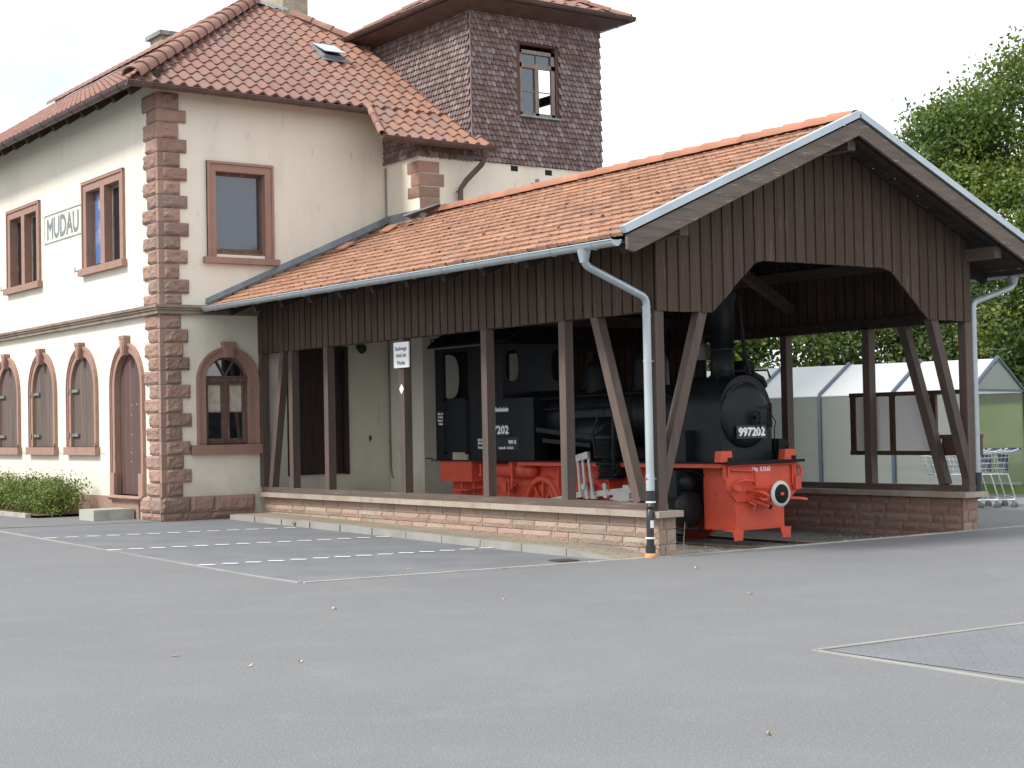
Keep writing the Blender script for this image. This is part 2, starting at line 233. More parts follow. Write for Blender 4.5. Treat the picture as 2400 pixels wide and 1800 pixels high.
# ------------------------------------------------------------------ mesh builder
WL = {}                        # world location of built objects
class MB:
    def __init__(s, T=None): s.v = []; s.f = []; s.r = []; s.uv = []; s.sm = []; s.T = T
    def add(s, vs, fs, rnd=None, uvs=None, smooth=False):
        o = len(s.v); s.v += [tuple(p) for p in vs]
        rr = rng.random() if rnd is None else rnd
        for i, f in enumerate(fs):
            s.f.append(tuple(o+k for k in f)); s.r.append(rr); s.sm.append(smooth)
            s.uv.append([uvs[k] for k in f] if uvs else None)
        return s
    def box(s, x0, x1, y0, y1, z0, z1, rnd=None):
        v = [(x, y, z) for z in (z0, z1) for y in (y0, y1) for x in (x0, x1)]
        return s.add(v, [(0, 2, 3, 1), (4, 5, 7, 6), (0, 1, 5, 4), (2, 6, 7, 3), (0, 4, 6, 2), (1, 3, 7, 5)], rnd)
    def beam(s, p, q, w, h, up=(0, 0, 1), rnd=None):
        p = Vector(p); q = Vector(q); d = (q-p).normalized(); a = d.cross(Vector(up)).normalized(); b = a.cross(d)
        v = [c+a*(sx*w/2)+b*(sz*h/2) for c in (p, q) for sz in (-1, 1) for sx in (-1, 1)]
        return s.add(v, [(0, 1, 3, 2), (4, 6, 7, 5), (0, 4, 5, 1), (2, 3, 7, 6), (0, 2, 6, 4), (1, 5, 7, 3)], rnd)
    def tube(s, pts, r, n=8, caps=True, rnd=None):
        pts = [Vector(p) for p in pts]; rs = r if isinstance(r, (list, tuple)) else [r]*len(pts)
        vs = []; pa = None
        for i, p in enumerate(pts):
            d = (pts[min(i+1, len(pts)-1)]-pts[max(i-1, 0)]).normalized()
            if pa is None:
                pa = d.cross(Vector((0, 0, 1)) if abs(d.z) < .9 else Vector((1, 0, 0))).normalized()
            else: pa = (pa-d*pa.dot(d)).normalized()
            b = d.cross(pa)
            for k in range(n):
                t = 2*math.pi*k/n; vs.append(p+(pa*math.cos(t)+b*math.sin(t))*rs[i])
        fs = [(i*n+k, i*n+(k+1) % n, (i+1)*n+(k+1) % n, (i+1)*n+k) for i in range(len(pts)-1) for k in range(n)]
        s.add(vs, fs, rnd, smooth=True)
        if caps:
            s.add(vs[:n], [tuple(range(n-1, -1, -1))], rnd); s.add(vs[-n:], [tuple(range(n))], rnd)
        return s
    def lathe(s, o, d, prof, n=24, rnd=None, smooth=True):
        o = Vector(o); d = Vector(d).normalized(); a = d.cross(Vector((0, 0, 1)) if abs(d.z) < .9 else Vector((1, 0, 0))).normalized(); b = d.cross(a)
        vs = []
        for (r, h) in prof:
            for k in range(n):
                t = 2*math.pi*k/n; vs.append(o+d*h+(a*math.cos(t)+b*math.sin(t))*r)
        fs = [(i*n+k, i*n+(k+1) % n, (i+1)*n+(k+1) % n, (i+1)*n+k) for i in range(len(prof)-1) for k in range(n)]
        s.add(vs, fs, rnd, smooth=smooth)
        if prof[0][0] > 1e-4: s.add(vs[:n], [tuple(range(n-1, -1, -1))], rnd)
        if prof[-1][0] > 1e-4: s.add(vs[-n:], [tuple(range(n))], rnd)
        return s
    def prism(s, poly, o, u, v, depth, rnd=None):
        """poly in (u,v); extruded along u x v by depth."""
        o = Vector(o); u = Vector(u); v = Vector(v); n = u.cross(v)
        a = [o+u*p[0]+v*p[1] for p in poly]; b = [p+n*depth for p in a]; k = len(poly)
        tri = tessellate_polygon([[Vector((p[0], p[1], 0)) for p in poly]])
        fs = [tuple(t) for t in tri]+[tuple(i+k for i in reversed(t)) for t in tri]+[(i, (i+1) % k, k+(i+1) % k, k+i) for i in range(k)]
        return s.add(a+b, fs, rnd)
    def panel(s, outer, holes, o, u, v, inward, rnd=None):
        """flat wall with openings; reveals run from the openings along 'inward' (vector)."""
        o = Vector(o); u = Vector(u); v = Vector(v); inw = Vector(inward)
        loops = [outer]+holes; pts = [p for l in loops for p in l]
        tri = tessellate_polygon([[Vector((p[0], p[1], 0)) for p in l] for l in loops])
        s.add([o+u*p[0]+v*p[1] for p in pts], [tuple(t) for t in tri], rnd)
        for l in holes:
            a = [o+u*p[0]+v*p[1] for p in l]; k = len(l)
            s.add(a+[p+inw for p in a], [(i, (i+1) % k, k+(i+1) % k, k+i) for i in range(k)], rnd)
        return s
    def ring(s, outer, inner, o, u, v, depth, rnd=None):
        """closed band between two loops of equal count, thickness 'depth' along u x v."""
        o = Vector(o); u = Vector(u); v = Vector(v); n = u.cross(v)*depth; k = len(outer)
        P = lambda l: [o+u*p[0]+v*p[1] for p in l]
        A = P(outer); B = P(inner); A2 = [p+n for p in A]; B2 = [p+n for p in B]
        vs = A+B+A2+B2; fs = []
        for i in range(k):
            j = (i+1) % k
            fs += [(i, j, k+j, k+i), (2*k+i, 3*k+i, 3*k+j, 2*k+j), (i, 2*k+i, 2*k+j, j), (k+i, k+j, 3*k+j, 3*k+i)]
        return s.add(vs, fs, rnd)
    def rock(s, o, u, v, n, w, h, d, amp, cell=.05, rnd=None, edge=.012, seed=None):
        """rock-faced ashlar: face w x h standing proud of o by d along n."""
        o = Vector(o); u = Vector(u); v = Vector(v); n = Vector(n)
        nu = max(2, int(w/cell)); nv = max(2, int(h/cell)); sd_ = rng.random()*99 if seed is None else seed
        vs = []
        for j in range(nv+1):
            for i in range(nu+1):
                a = i/nu*w; b = j/nv*h
                m = min(a, w-a, b, h-b); k = min(1, m/.035)
                q = o+u*a+v*b
                t = noise.noise(Vector((a*6+sd_, b*9, sd_*.3)))*.6+noise.noise(Vector((a*16+sd_, b*20, 1.7)))*.4
                vs.append(q+n*(d*(.62+.38*k)+amp*k*(t+.15)))
        fs = [(j*(nu+1)+i, j*(nu+1)+i+1, (j+1)*(nu+1)+i+1, (j+1)*(nu+1)+i) for j in range(nv) for i in range(nu)]
        rr = rng.random() if rnd is None else rnd
        s.add(vs, fs, rr)
        # skirt back to the wall
        bd = [i for i in range(nu+1)]+[j*(nu+1)+nu for j in range(1, nv+1)]+[nv*(nu+1)+i for i in range(nu-1, -1, -1)]+[j*(nu+1) for j in range(nv-1, 0, -1)]
        k = len(bd); t0 = [vs[i] for i in bd]; t1 = []
        for i in bd:
            a = (i % (nu+1))/nu*w; b = (i//(nu+1))/nv*h; t1.append(o+u*a+v*b)
        s.add(t0+t1, [(i, k+i, k+(i+1) % k, (i+1) % k) for i in range(k)], rr)
        return s
    def build(s, name, m, parent=None, clips=(), origin=None):
        V = [Vector(p) for p in s.v]
        if s.T is not None: V = [s.T @ p for p in V]
        lo = Vector([min(p[i] for p in V) for i in range(3)]); hi = Vector([max(p[i] for p in V) for i in range(3)])
        og = Vector(origin) if origin is not None else Vector(((lo.x+hi.x)/2, (lo.y+hi.y)/2, lo.z))
        me = bpy.data.meshes.new(name); me.from_pydata([p-og for p in V], [], s.f)
        a = me.attributes.new('rnd', 'FLOAT', 'FACE'); a.data.foreach_set('value', s.r)
        if any(u is not None for u in s.uv):
            ul = me.uv_layers.new(name='UVMap'); k = 0
            for f, u in zip(s.f, s.uv):
                for i in range(len(f)):
                    ul.data[k].uv = u[i] if u else (0, 0); k += 1
        me.polygons.foreach_set('use_smooth', s.sm)
        me.materials.append(m)
        if clips:
            bm = bmesh.new(); bm.from_mesh(me)
            for (pt, nn) in clips:
                bmesh.ops.bisect_plane(bm, geom=bm.verts[:]+bm.edges[:]+bm.faces[:], plane_co=Vector(pt)-og, plane_no=Vector(nn), clear_outer=True)
            bm.to_mesh(me); bm.free()
        me.update()
        ob = bpy.data.objects.new(name, me); COL.objects.link(ob)
        WL[ob] = og
        if parent is not None:
            ob.parent = parent; ob.location = og-WL[parent]
        else: ob.location = og
        return ob

def empty(name, loc, label, cat, group=None):
    o = bpy.data.objects.new(name, None); COL.objects.link(o); o.location = loc; o.empty_display_size = .2
    WL[o] = Vector(loc); return tag(o, label, cat, group)
def tag(o, label=None, cat=None, group=None, kind=None):
    if label: o['label'] = label
    if cat: o['category'] = cat
    if group: o['group'] = group
    if kind: o['kind'] = kind
    return o
def struct(o): o['kind'] = 'structure'; return o
def part(o, label): o['label'] = label; return o
def kids(o): return [c for c in bpy.data.objects if c.parent == o]
def copy_tree(o, delta, label=None):
    def rec(src, par):
        c = src.copy(); COL.objects.link(c); c.parent = par
        for ch in kids(src): rec(ch, c)
        return c
    src_kids = kids(o); c = o.copy(); COL.objects.link(c); c.location = o.location+Vector(delta)
    for ch in src_kids: rec(ch, c)
    if label: c['label'] = label
    return c

def text_mesh(txt, size, align='CENTER', extrude=.002, spacing=1.0, line=1.0, bold=0):
    cu = bpy.data.curves.new('t', 'FONT'); cu.body = txt; cu.size = size; cu.align_x = align; cu.align_y = 'CENTER'; cu.extrude = extrude
    cu.space_character = spacing; cu.space_line = line; cu.offset = bold; cu.resolution_u = 3
    o = bpy.data.objects.new('t', cu); COL.objects.link(o)
    dg = bpy.context.evaluated_depsgraph_get(); me = bpy.data.meshes.new_from_object(o.evaluated_get(dg))
    V = [v.co.copy() for v in me.vertices]; Fc = [tuple(p.vertices) for p in me.polygons]
    bpy.data.objects.remove(o); bpy.data.curves.remove(cu); bpy.data.meshes.remove(me)
    return V, Fc
def lettering(name, txt, size, m, parent, at, u, v, sx=1.0, width=None, **k):
    heavy = k.pop('heavy', 0)
    V, Fc = text_mesh(txt, size, **k)
    if width:
        w0 = max(p.x for p in V)-min(p.x for p in V); sx = width/w0
    if k.get('align', 'CENTER') == 'CENTER':
        cx = (max(p.x for p in V)+min(p.x for p in V))/2; cy = (max(p.y for p in V)+min(p.y for p in V))/2
    else: cx = min(p.x for p in V); cy = (max(p.y for p in V)+min(p.y for p in V))/2
    at = Vector(at); u = Vector(u); v = Vector(v); n = u.cross(v)
    b = MB()
    for i, (dx, dy) in enumerate([(0, 0)] if not heavy else [(-heavy, 0), (heavy, 0), (0, heavy), (0, -heavy)]):
        b.add([at+u*((p.x-cx)*sx+dx)+v*(p.y-cy+dy)+n*(p.z+i*.0004) for p in V], Fc)
    return b.build(name, m, parent)

X, Y, Z = Vector((1, 0, 0)), Vector((0, 1, 0)), Vector((0, 0, 1))
def arch(cx, half, z0, zs, n=14):
    """outline of an arched opening, counter-clockwise from lower left."""
    p = [(cx-half, z0), (cx+half, z0), (cx+half, zs)]
    p += [(cx+half*math.cos(math.pi*i/n), zs+half*math.sin(math.pi*i/n)) for i in range(1, n)]
    return p+[(cx-half, zs)]
def rect(a, b, c, d): return [(a, c), (b, c), (b, d), (a, d)]
def gz(x, y): return min(max(.013*(y-1.5), 0), .125)

# ------------------------------------------------------------------ ground
SHX0, SHX1, SHY1 = .12, 5.75, 10.6
def sheet(name, m, poly, dz, nx=12, ny=12):
    """polygon draped over the ground dz above it."""
    xs = [p[0] for p in poly]; ys = [p[1] for p in poly]
    b = MB(); bm = None
    x0, x1, y0, y1 = min(xs), max(xs), min(ys), max(ys)
    vs = [(x0+(x1-x0)*i/nx, y0+(y1-y0)*j/ny, 0) for j in range(ny+1) for i in range(nx+1)]
    fs = [(j*(nx+1)+i, j*(nx+1)+i+1, (j+1)*(nx+1)+i+1, (j+1)*(nx+1)+i) for j in range(ny) for i in range(nx)]
    b.add([(p[0], p[1], gz(p[0], p[1])+dz) for p in vs], fs, .5)
    clips = []
    for i in range(len(poly)):
        p = Vector((*poly[i], 0)); q = Vector((*poly[(i+1) % len(poly)], 0)); d = (q-p); clips.append((p, (d.y, -d.x, 0)))
    return b.build(name, m, None, clips)
gxs = [-400, -120, -60, -30, -20, -14, -10, -8, -6, -4.6, -3, -1.8, -.6, SHX0, 2, 4, SHX1, 8, 12, 18, 30, 60, 120, 400]
gys = [-400, -120, -60, -40, -26, -18, -14, -10, -7, -4, -2, -.03, 1.5, 3, 5, 7, 9, SHY1, 11.2, 14, 20, 40, 90, 160, 400]
b = MB(); vs = [(x, y, gz(x, y)) for y in gys for x in gxs]; nx = len(gxs); fs = []
for j in range(len(gys)-1):
    for i in range(nx-1):
        cx = (gxs[i]+gxs[i+1])/2; cy = (gys[j]+gys[j+1])/2
        if SHX0 < cx < SHX1 and -.03 < cy < SHY1: continue
        fs.append((j*nx+i, j*nx+i+1, (j+1)*nx+i+1, (j+1)*nx+i))
b.add(vs, fs, .5)
b.add([(SHX0, -.03, 0), (SHX1, -.03, 0), (SHX1, -.03, -.3), (SHX0, -.03, -.3)], [(0, 1, 2, 3)], .5)
struct(b.build('ground', M['asphalt'], None, origin=(0, 0, 0)))
# gravel bed sunk a little inside the shed
b = MB(); n1, n2 = 46, 70; vs = []
for j in range(n2+1):
    for i in range(n1+1):
        x = SHX0+(SHX1-SHX0)*i/n1; y = -.03+(SHY1+.03)*(j/n2)**1.3
        t = min(max((y+.03)/.9, 0), 1); zz = -.015-.085*t*t*(3-2*t)
        zz += .02*noise.noise(Vector((x*5, y*5, 3)))*t+.008*noise.noise(Vector((x*19, y*19, 3)))*t
        vs.append((x, y, zz))
b.add(vs, [(j*(n1+1)+i, j*(n1+1)+i+1, (j+1)*(n1+1)+i+1, (j+1)*(n1+1)+i) for j in range(n2) for i in range(n1)], .5, smooth=True)
struct(b.build('gravel_bed', M['gravel'], None))
# loose gravel grains round the track mouth
b = MB()
for i in range(1300):
    x = rng.uniform(.3, 5.5); y = -.0+abs(rng.gauss(0, .9))
    if y > 4.5: continue
    r_ = rng.uniform(.006, .016); t = min(max((y+.03)/.9, 0), 1); z0 = -.015-.085*t*t*(3-2*t)
    b.add([(x-r_, y, z0), (x+r_*.6, y-r_, z0), (x+r_*.6, y+r_, z0), (x, y, z0+r_*1.3)], [(0, 1, 3), (1, 2, 3), (2, 0, 3)])
tag(b.build('loose_gravel', mat('loose_gravel', (.22, .20, .175), .95, var=.5), None), kind='stuff')
# parking bays
struct(sheet('parking_area', M['pavers'], [(-4.60, .42), (-.70, .06), (-.60, 3), (-.60, 10.35), (-1.9, 10.62), (-4.60, 11.2)], .004, 16, 24))
def strip(name, pts, wd, dz, m):
    b = MB()
    for k in range(len(pts)-1):
        p = Vector((*pts[k], 0)); q = Vector((*pts[k+1], 0)); L = (q-p).length; n = max(1, int(L/1.0)); d = (q-p)/n; a = Vector((-d.y, d.x, 0)).normalized()*wd/2
        for i in range(n):
            s0 = p+d*i; s1 = p+d*(i+.985)
            vv = [s0-a, s1-a, s1+a, s0+a]; b.add([(c.x, c.y, gz(c.x, c.y)+dz) for c in vv]+[(c.x, c.y, gz(c.x, c.y)-.03) for c in vv], [(0, 1, 2, 3), (0, 4, 5, 1), (1, 5, 6, 2), (2, 6, 7, 3), (3, 7, 4, 0)])
    return struct(b.build(name, m, None))
strip('kerb_strip', [(-4.63, 14.0), (-4.63, .40)], .055, .009, M['kerb_white'])
strip('kerb_strip', [(-4.60, .385), (.12, -.06), (7.5, .03), (30, .3)], .06, .013, M['kerb'])
struct(strip('seam', [(-4.55, 11.25), (-3.44, 10.95), (-1.95, 10.66)], .02, .007, M['iron']))
strip('kerb_strip', [(-1.2, -6.83), (-4.36, -6.70), (-4.46, -8.6), (-4.7, -13)], .06, .008, M['kerb_white'])
struct(sheet('parking_area', M['pavers'], [(-4.30, -13), (2, -13), (2, -6.95), (-4.30, -6.76)], .004, 6, 6))
# bay markings: white pavers set at 45 degrees
b = MB()
for (p, q, n) in (((-4.50, 8.50), (-.93, 7.80), 13), ((-4.56, 5.85), (-.78, 5.20), 14), ((-4.50, 3.03), (-.74, 2.60), 14)):
    for i in range(n):
        t = i/(n-1); cx = p[0]+(q[0]-p[0])*t; cy = p[1]+(q[1]-p[1])*t
        a = Vector((.7071, -.7071, 0)); c = Vector((.7071, .7071, 0)); o = Vector((cx, cy, gz(cx, cy)+.010))
        b.add([o-a*.1-c*.05, o+a*.1-c*.05, o+a*.1+c*.05, o-a*.1+c*.05], [(0, 1, 2, 3)])
        o2 = o+a*.05+c*.1 if i % 1 == 0 else o
struct(b.build('parking_marking', M['white_paint'], None))
# raised walkway along the shed with its kerb
wz = [(-.02, .006), (.3, .035), (.87, .09), (3, .115), (6.5, .165), (10.62, .20)]
def zw(y):
    for (a, c), (d, e) in zip(wz, wz[1:]):
        if y <= d: return c+(e-c)*(y-a)/(d-a)
    return wz[-1][1]
b = MB(); n = 40; vs = []
for j in range(n+1):
    y = -.0+10.62*j/n; vs += [(-.60, y, zw(y)), (.02, y, zw(y))]
b.add(vs, [(2*j, 2*j+1, 2*j+3, 2*j+2) for j in range(n)], .5)
struct(b.build('walkway', M['walk_pavers'], None))
b = MB()
for j in range(11):
    y0 = .02+j*.94; y1 = y0+.925; off = -.0-.014*max(0, y0-5)
    for (a, c) in ((y0, y1),):
        x0, x1 = -.70+off, -.60
        v = [(x0, a, -.05), (x1, a, -.05), (x1, c, -.05), (x0, c, -.05), (x0+.01, a, zw(a)+.004), (x1, a, zw(a)+.004), (x1, c, zw(c)+.004), (x0+.01, c, zw(c)+.004)]
        b.add(v, [(4, 5, 6, 7), (0, 4, 7, 3), (1, 2, 6, 5), (0, 1, 5, 4), (3, 7, 6, 2)])
struct(b.build('kerb', M['kerb_white'], None))
# planting bed kerb beside the building
b = MB()
for j in range(10):
    y0 = 14.05+j*1.0
    b.box(-3.05, -2.95, y0, y0+.985, .05, .20)
struct(b.build('kerb', M['kerb'], None))
b = MB(); b.add([(-2.96, 13.75, .17), (-1.7, 13.75, .17), (-1.7, 30, .17), (-2.96, 30, .17)], [(0, 1, 2, 3)], .3); struct(b.build('soil', M['soil'], None))
# lawn bank behind the cart shelter
b = MB(); q0 = Vector((15.2, 1.0, 0)); dl = Vector((-.27, .963, 0)); dn_ = Vector((.963, .27, 0)); vs = []
for (o_, z_) in ((0, .05), (1.0, .25), (3.0, 1.0), (5.0, 1.75), (8, 2.0), (30, 2.2)):
    for k in range(13):
        p = q0+dl*(-6+k*1.3)+dn_*o_; vs.append((p.x, p.y, z_+.12*noise.noise(Vector((p.x*.4, p.y*.4, 2)))))
b.add(vs, [(r*13+k, r*13+k+1, (r+1)*13+k+1, (r+1)*13+k) for r in range(5) for k in range(12)], .5, smooth=True)
struct(b.build('grass', M['lawn'], None))

# ------------------------------------------------------------------ station building
XL, YF = -1.806, 10.70           # platform-side wall and end wall
XW, YW = 2.67, 9.53              # projecting wing
bld = empty('station_building', (0.5, 14.0, 0.1), 'cream rendered station house with red sandstone corner stones, tiled hip roof and a shingled tower', 'building')
BASE = 0.0
TOPZ = 7.42
# wall openings
WIN_Y = [14.42, 16.63, 18.83, 21.03]
DOOR_Y, DBL_Y = 12.186, [13.245, 17.70, 22.15]
b = MB()
# long wall: u runs along -Y so that u x v points to -X
def U(y): return 30-y
holes = [arch(U(DOOR_Y), .612, .53, 2.45)]+[arch(U(y), .612, 1.385, 2.49) for y in WIN_Y]+[rect(U(y)-.85, U(y)+.85, 4.70, 6.17) for y in DBL_Y]
b.panel(rect(0, U(YF), 0, 7.81), holes, (XL, 30, 0), (0, -1, 0), (0, 0, 1), (.16, 0, 0), .3)
# end wall
AX, AHI, AZS = -.597, .416, 2.5
b.panel(rect(XL, XW, 0, 7.66), [arch(AX, AHI+.012, 1.39, AZS), rect(-.79, .18, 4.71, 6.155), rect(.56, 1.77, .81, 3.1)], (0, YF, 0), X, Z, (0, .16, 0), .3)
# wing: side and front
b.panel(rect(0, YF-YW, 0, 6.75), [], (XW, YF, 0), (0, -1, 0), Z, (.1, 0, 0), .3)
b.panel(rect(XW, 7.6, 0, 6.60), [], (0, YW, 0), X, Z, (0, .1, 0), .3)
b.add([(7.6, YW, 0), (7.6, 14, 0), (7.6, 14, 6.6), (7.6, YW, 6.6)], [(0, 1, 2, 3)], .3)
b.build('wall', M['plaster'], bld)
# black sheets painted as the unlit rooms behind the openings
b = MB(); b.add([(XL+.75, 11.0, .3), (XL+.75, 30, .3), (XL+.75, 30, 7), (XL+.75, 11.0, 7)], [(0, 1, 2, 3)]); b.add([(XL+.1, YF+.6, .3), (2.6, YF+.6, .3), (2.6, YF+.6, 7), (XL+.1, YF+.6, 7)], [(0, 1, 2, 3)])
part(b.build('dark_sheet', M['black_in'], bld), 'black sheets painted as the unlit rooms behind the windows')
# plinth of rough stone
b = MB()
for (z0, z1, pr) in ((.26, .52, .075), (.13, .25, .045), (-.05, .12, .10)):
    x = XL-.06
    while x < -.14:
        w_ = min(rng.uniform(.35, .8), -.12-x); b.rock((x, YF, z0), X, Z, (0, -1, 0), w_-.008, z1-z0, pr, .035, .05); x += w_
    y = YF-.06
    for w_ in (.45, .5):
        b.rock((XL, y+w_, z0), (0, -1, 0), Z, (-1, 0, 0), w_-.008, z1-z0, pr, .03, .05); y += w_
b.box(XL-.035, XL, 11.7, 30, 0, .50, .2)
b.build('plinth', M['sand'], bld)
# corner stones
b = MB(); bm2 = MB()
zt_ = [.535, .768, 1.005, 1.239, 1.479, 1.716, 1.959, 2.203, 2.444, 2.682, 2.910, 3.155, 3.393, 3.63]
zu_ = [3.79, 3.99, 4.24, 4.50, 4.744, 4.97, 5.209, 5.448, 5.677, 5.919, 6.151, 6.402, 6.639, 6.917, 7.141, 7.42]
for lst in (zt_, zu_):
    for i, (a, c) in enumerate(zip(lst, lst[1:])):
        wr = (.36, .50)[i % 2]+rng.uniform(-.03, .03); wl = (.62, .44)[i % 2]+rng.uniform(-.05, .05)
        rr = rng.random()
        h = c-a-.012
        # drafted corner margin then rock face
        b.box(XL-.035, XL+.05, YF-.035, YF+.05, a, a+h, rr)
        b.rock((XL+.05, YF, a), X, Z, (0, -1, 0), wr-.05, h, .055, .050, .032, rr)
        b.rock((XL, YF+wl, a), (0, -1, 0), Z, (-1, 0, 0), wl-.05, h, .05, .035, .035, rr*.8)
b.build('corner_stone', M['sand'], bld)
b = MB()
for i, (a, c) in enumerate(((5.78, 5.98), (5.99, 6.22), (6.23, 6.44))):
    wr = (.38, .48, .38)[i]; wl = (.33, .22, .34)[i]; rr = rng.random()*.5
    b.box(XW-.03, XW+.04, YW-.03, YW+.04, a, c-.012, rr); b.rock((XW+.04, YW, a), X, Z, (0, -1, 0), wr, c-a-.012, .03, .012, .05, rr); b.rock((XW, YW+wl+.04, a), (0, -1, 0), Z, (-1, 0, 0), wl, c-a-.012, .03, .012, .05, rr)
b.rock((XW-.0, YW, 5.55), X, Z, (0, -1, 0), .42, .215, .03, .012, .05, .3)
part(b.build('corner_stone', M['sand'], bld), 'weathered corner stones left bare on the wing')
# string course
b = MB()
for (z0, z1, p) in ((3.633, 3.70, .10), (3.70, 3.74, .125), (3.74, 3.787, .15)):
    b.box(XL-p, XL, YF-p, 30, z0, z1, .4); b.box(XL, .02, YF-p, YF, z0, z1, .4)
b.build('string_course', M['sand_dark'], bld)

def window_part(nm='window'):
    return nm
def reveal_arch(cx, on_long, half_o, half_i, z0, zs, name):
    """moulded stone surround of an arched opening with its keystone and sill; returns the surround."""
    o, u = ((XL, 30, 0), Vector((0, -1, 0))) if on_long else ((0, YF, 0), X)
    c = U(cx) if on_long else cx
    b = MB()
    hm = (half_o+half_i)/2+.02
    b.ring(arch(c, hm, z0, zs), arch(c, half_i, z0, zs), o, u, Z, .028, .3)
    b.ring(arch(c, half_o-.006, z0+.001, zs), arch(c, hm, z0+.001, zs), o, u, Z, .045, .5)
    b.ring(arch(c, half_o, z0, zs), arch(c, half_o-.035, z0, zs), o, u, Z, .062, .6)
    # stone reveal
    inn = arch(c, half_i, z0, zs); out_ = arch(c, half_i+.02, z0, zs)
    b.ring(out_, inn, Vector(o)-u.cross(Z)*.13, u, Z, .1295, .2)
    return b.build(name, M['sand_dress'], bld), o, u, c
def keystone(par, o, u, c, z0, z1):
    n = u.cross(Z); b = MB(); hw = .095
    b.prism([(c-hw*.75, z0), (c+hw*.75, z0), (c+hw*1.15, z1-.06), (c-hw*1.15, z1-.06)], Vector(o), u, Z, .115)
    b.prism([(c-hw*1.25, z1-.059), (c+hw*1.25, z1-.059), (c+hw*1.32, z1), (c-hw*1.32, z1)], Vector(o), u, Z, .125)
    b.prism([(c-hw*.45, z0+.03), (c+hw*.45, z0+.03), (c+hw*.75, z1-.1), (c-hw*.75, z1-.1)], Vector(o)+n*.115, u, Z, .012)
    return b.build('keystone', M['sand_dress'], par)
def sill(par, o, u, a, c, z0, z1, p=.10):
    b = MB(); n = u.cross(Z)
    b.prism([(a, z0), (c, z0), (c, z1), (a, z1)], Vector(o)-n*.12, u, Z, .12+p)
    return b.build('sill', M['sand_dress'], par)
# door on the long wall
dr, o, u, c = reveal_arch(DOOR_Y, True, .77, .60, .53, 2.45, 'door')
part(dr, 'arched door beside the corner stones'); keystone(dr, o, u, c, 3.0, 3.347)
b = MB()
for k in range(6):
    a0 = c-.6+k*.2; a1 = a0+.194
    pts = [(a0, .54), (a1, .54)]
    f = lambda q: 2.45+math.sqrt(max(0, .6**2-(q-c)**2))
    pts += [(a1, f(a1)), ((a0+a1)/2, f((a0+a1)/2)), (a0, f(a0))]
    b.prism(pts, (XL+.10, 30, 0), u, Z, .02)
b.build('door_leaf', M['doorwood'], dr)
for (yy, zz) in ((12.25, 2.12), (12.0, 2.13), (11.75, 2.14), (12.26, 1.95), (12.27, 1.6), (12.28, 1.28), (12.29, 1.12)):
    b = MB(); b.lathe((XL+.082, yy, zz), (-1, 0, 0), [(.011, 0), (.009, .004)], 8); b.build('nail_head', M['white'], dr)
for s_ in (-1, 1):
    b = MB(); b.prism(rect(c+s_*.66-.10, c+s_*.66+.10, .53, .92), (XL, 30, 0), u, Z, .07); b.build('base_block', M['sand_dress'], dr)
b = MB(); b.rock((XL, 12.95, .44), (0, -1, 0), Z, (-1, 0, 0), 1.5, .09, .13, .03, .06, .3)
b.build('threshold', M['sand'], dr)
for y in WIN_Y:
    wn, o, u, c = reveal_arch(y, True, .79, .60, 1.385, 2.49, 'window')
    keystone(wn, o, u, c, 3.03, 3.345); sill(wn, o, u, c-.84, c+.84, 1.2345, 1.383)
    b = MB()
    for k in range(7):
        a0 = c-.6+k*1.2/7; a1 = a0+1.2/7-.004; f = lambda q: 2.49+math.sqrt(max(0, .6**2-(q-c)**2))
        b.prism([(a0, 1.39), (a1, 1.39), (a1, f(a1)), ((a0+a1)/2, f((a0+a1)/2)), (a0, f(a0))], (XL+.06, 30, 0), u, Z, .025)
    b.build('shutter', M['shutterwood'], wn)
    for zz in (1.61, 2.45):
        b = MB(); b.prism(rect(c-.69, c-.28, zz-.028, zz+.028), (XL+.035, 30, 0), u, Z, .045); b.prism(rect(c-.72, c-.66, zz-.05, zz+.05), (XL, 30, 0), u, Z, .05)
        b.build('hinge', M['iron_green'], wn)
    b = MB(); b.tube([(XL-.10, y-.86, 1.385), (XL-.14, y-1.0, 1.40), (XL-.16, y-1.12, 1.41)], .010, 5); b.tube([(XL-.12, y-.93, 1.36), (XL-.12, y-.93, 1.46)], .008, 5)
    b.build('shutter_hook', M['iron'], wn)
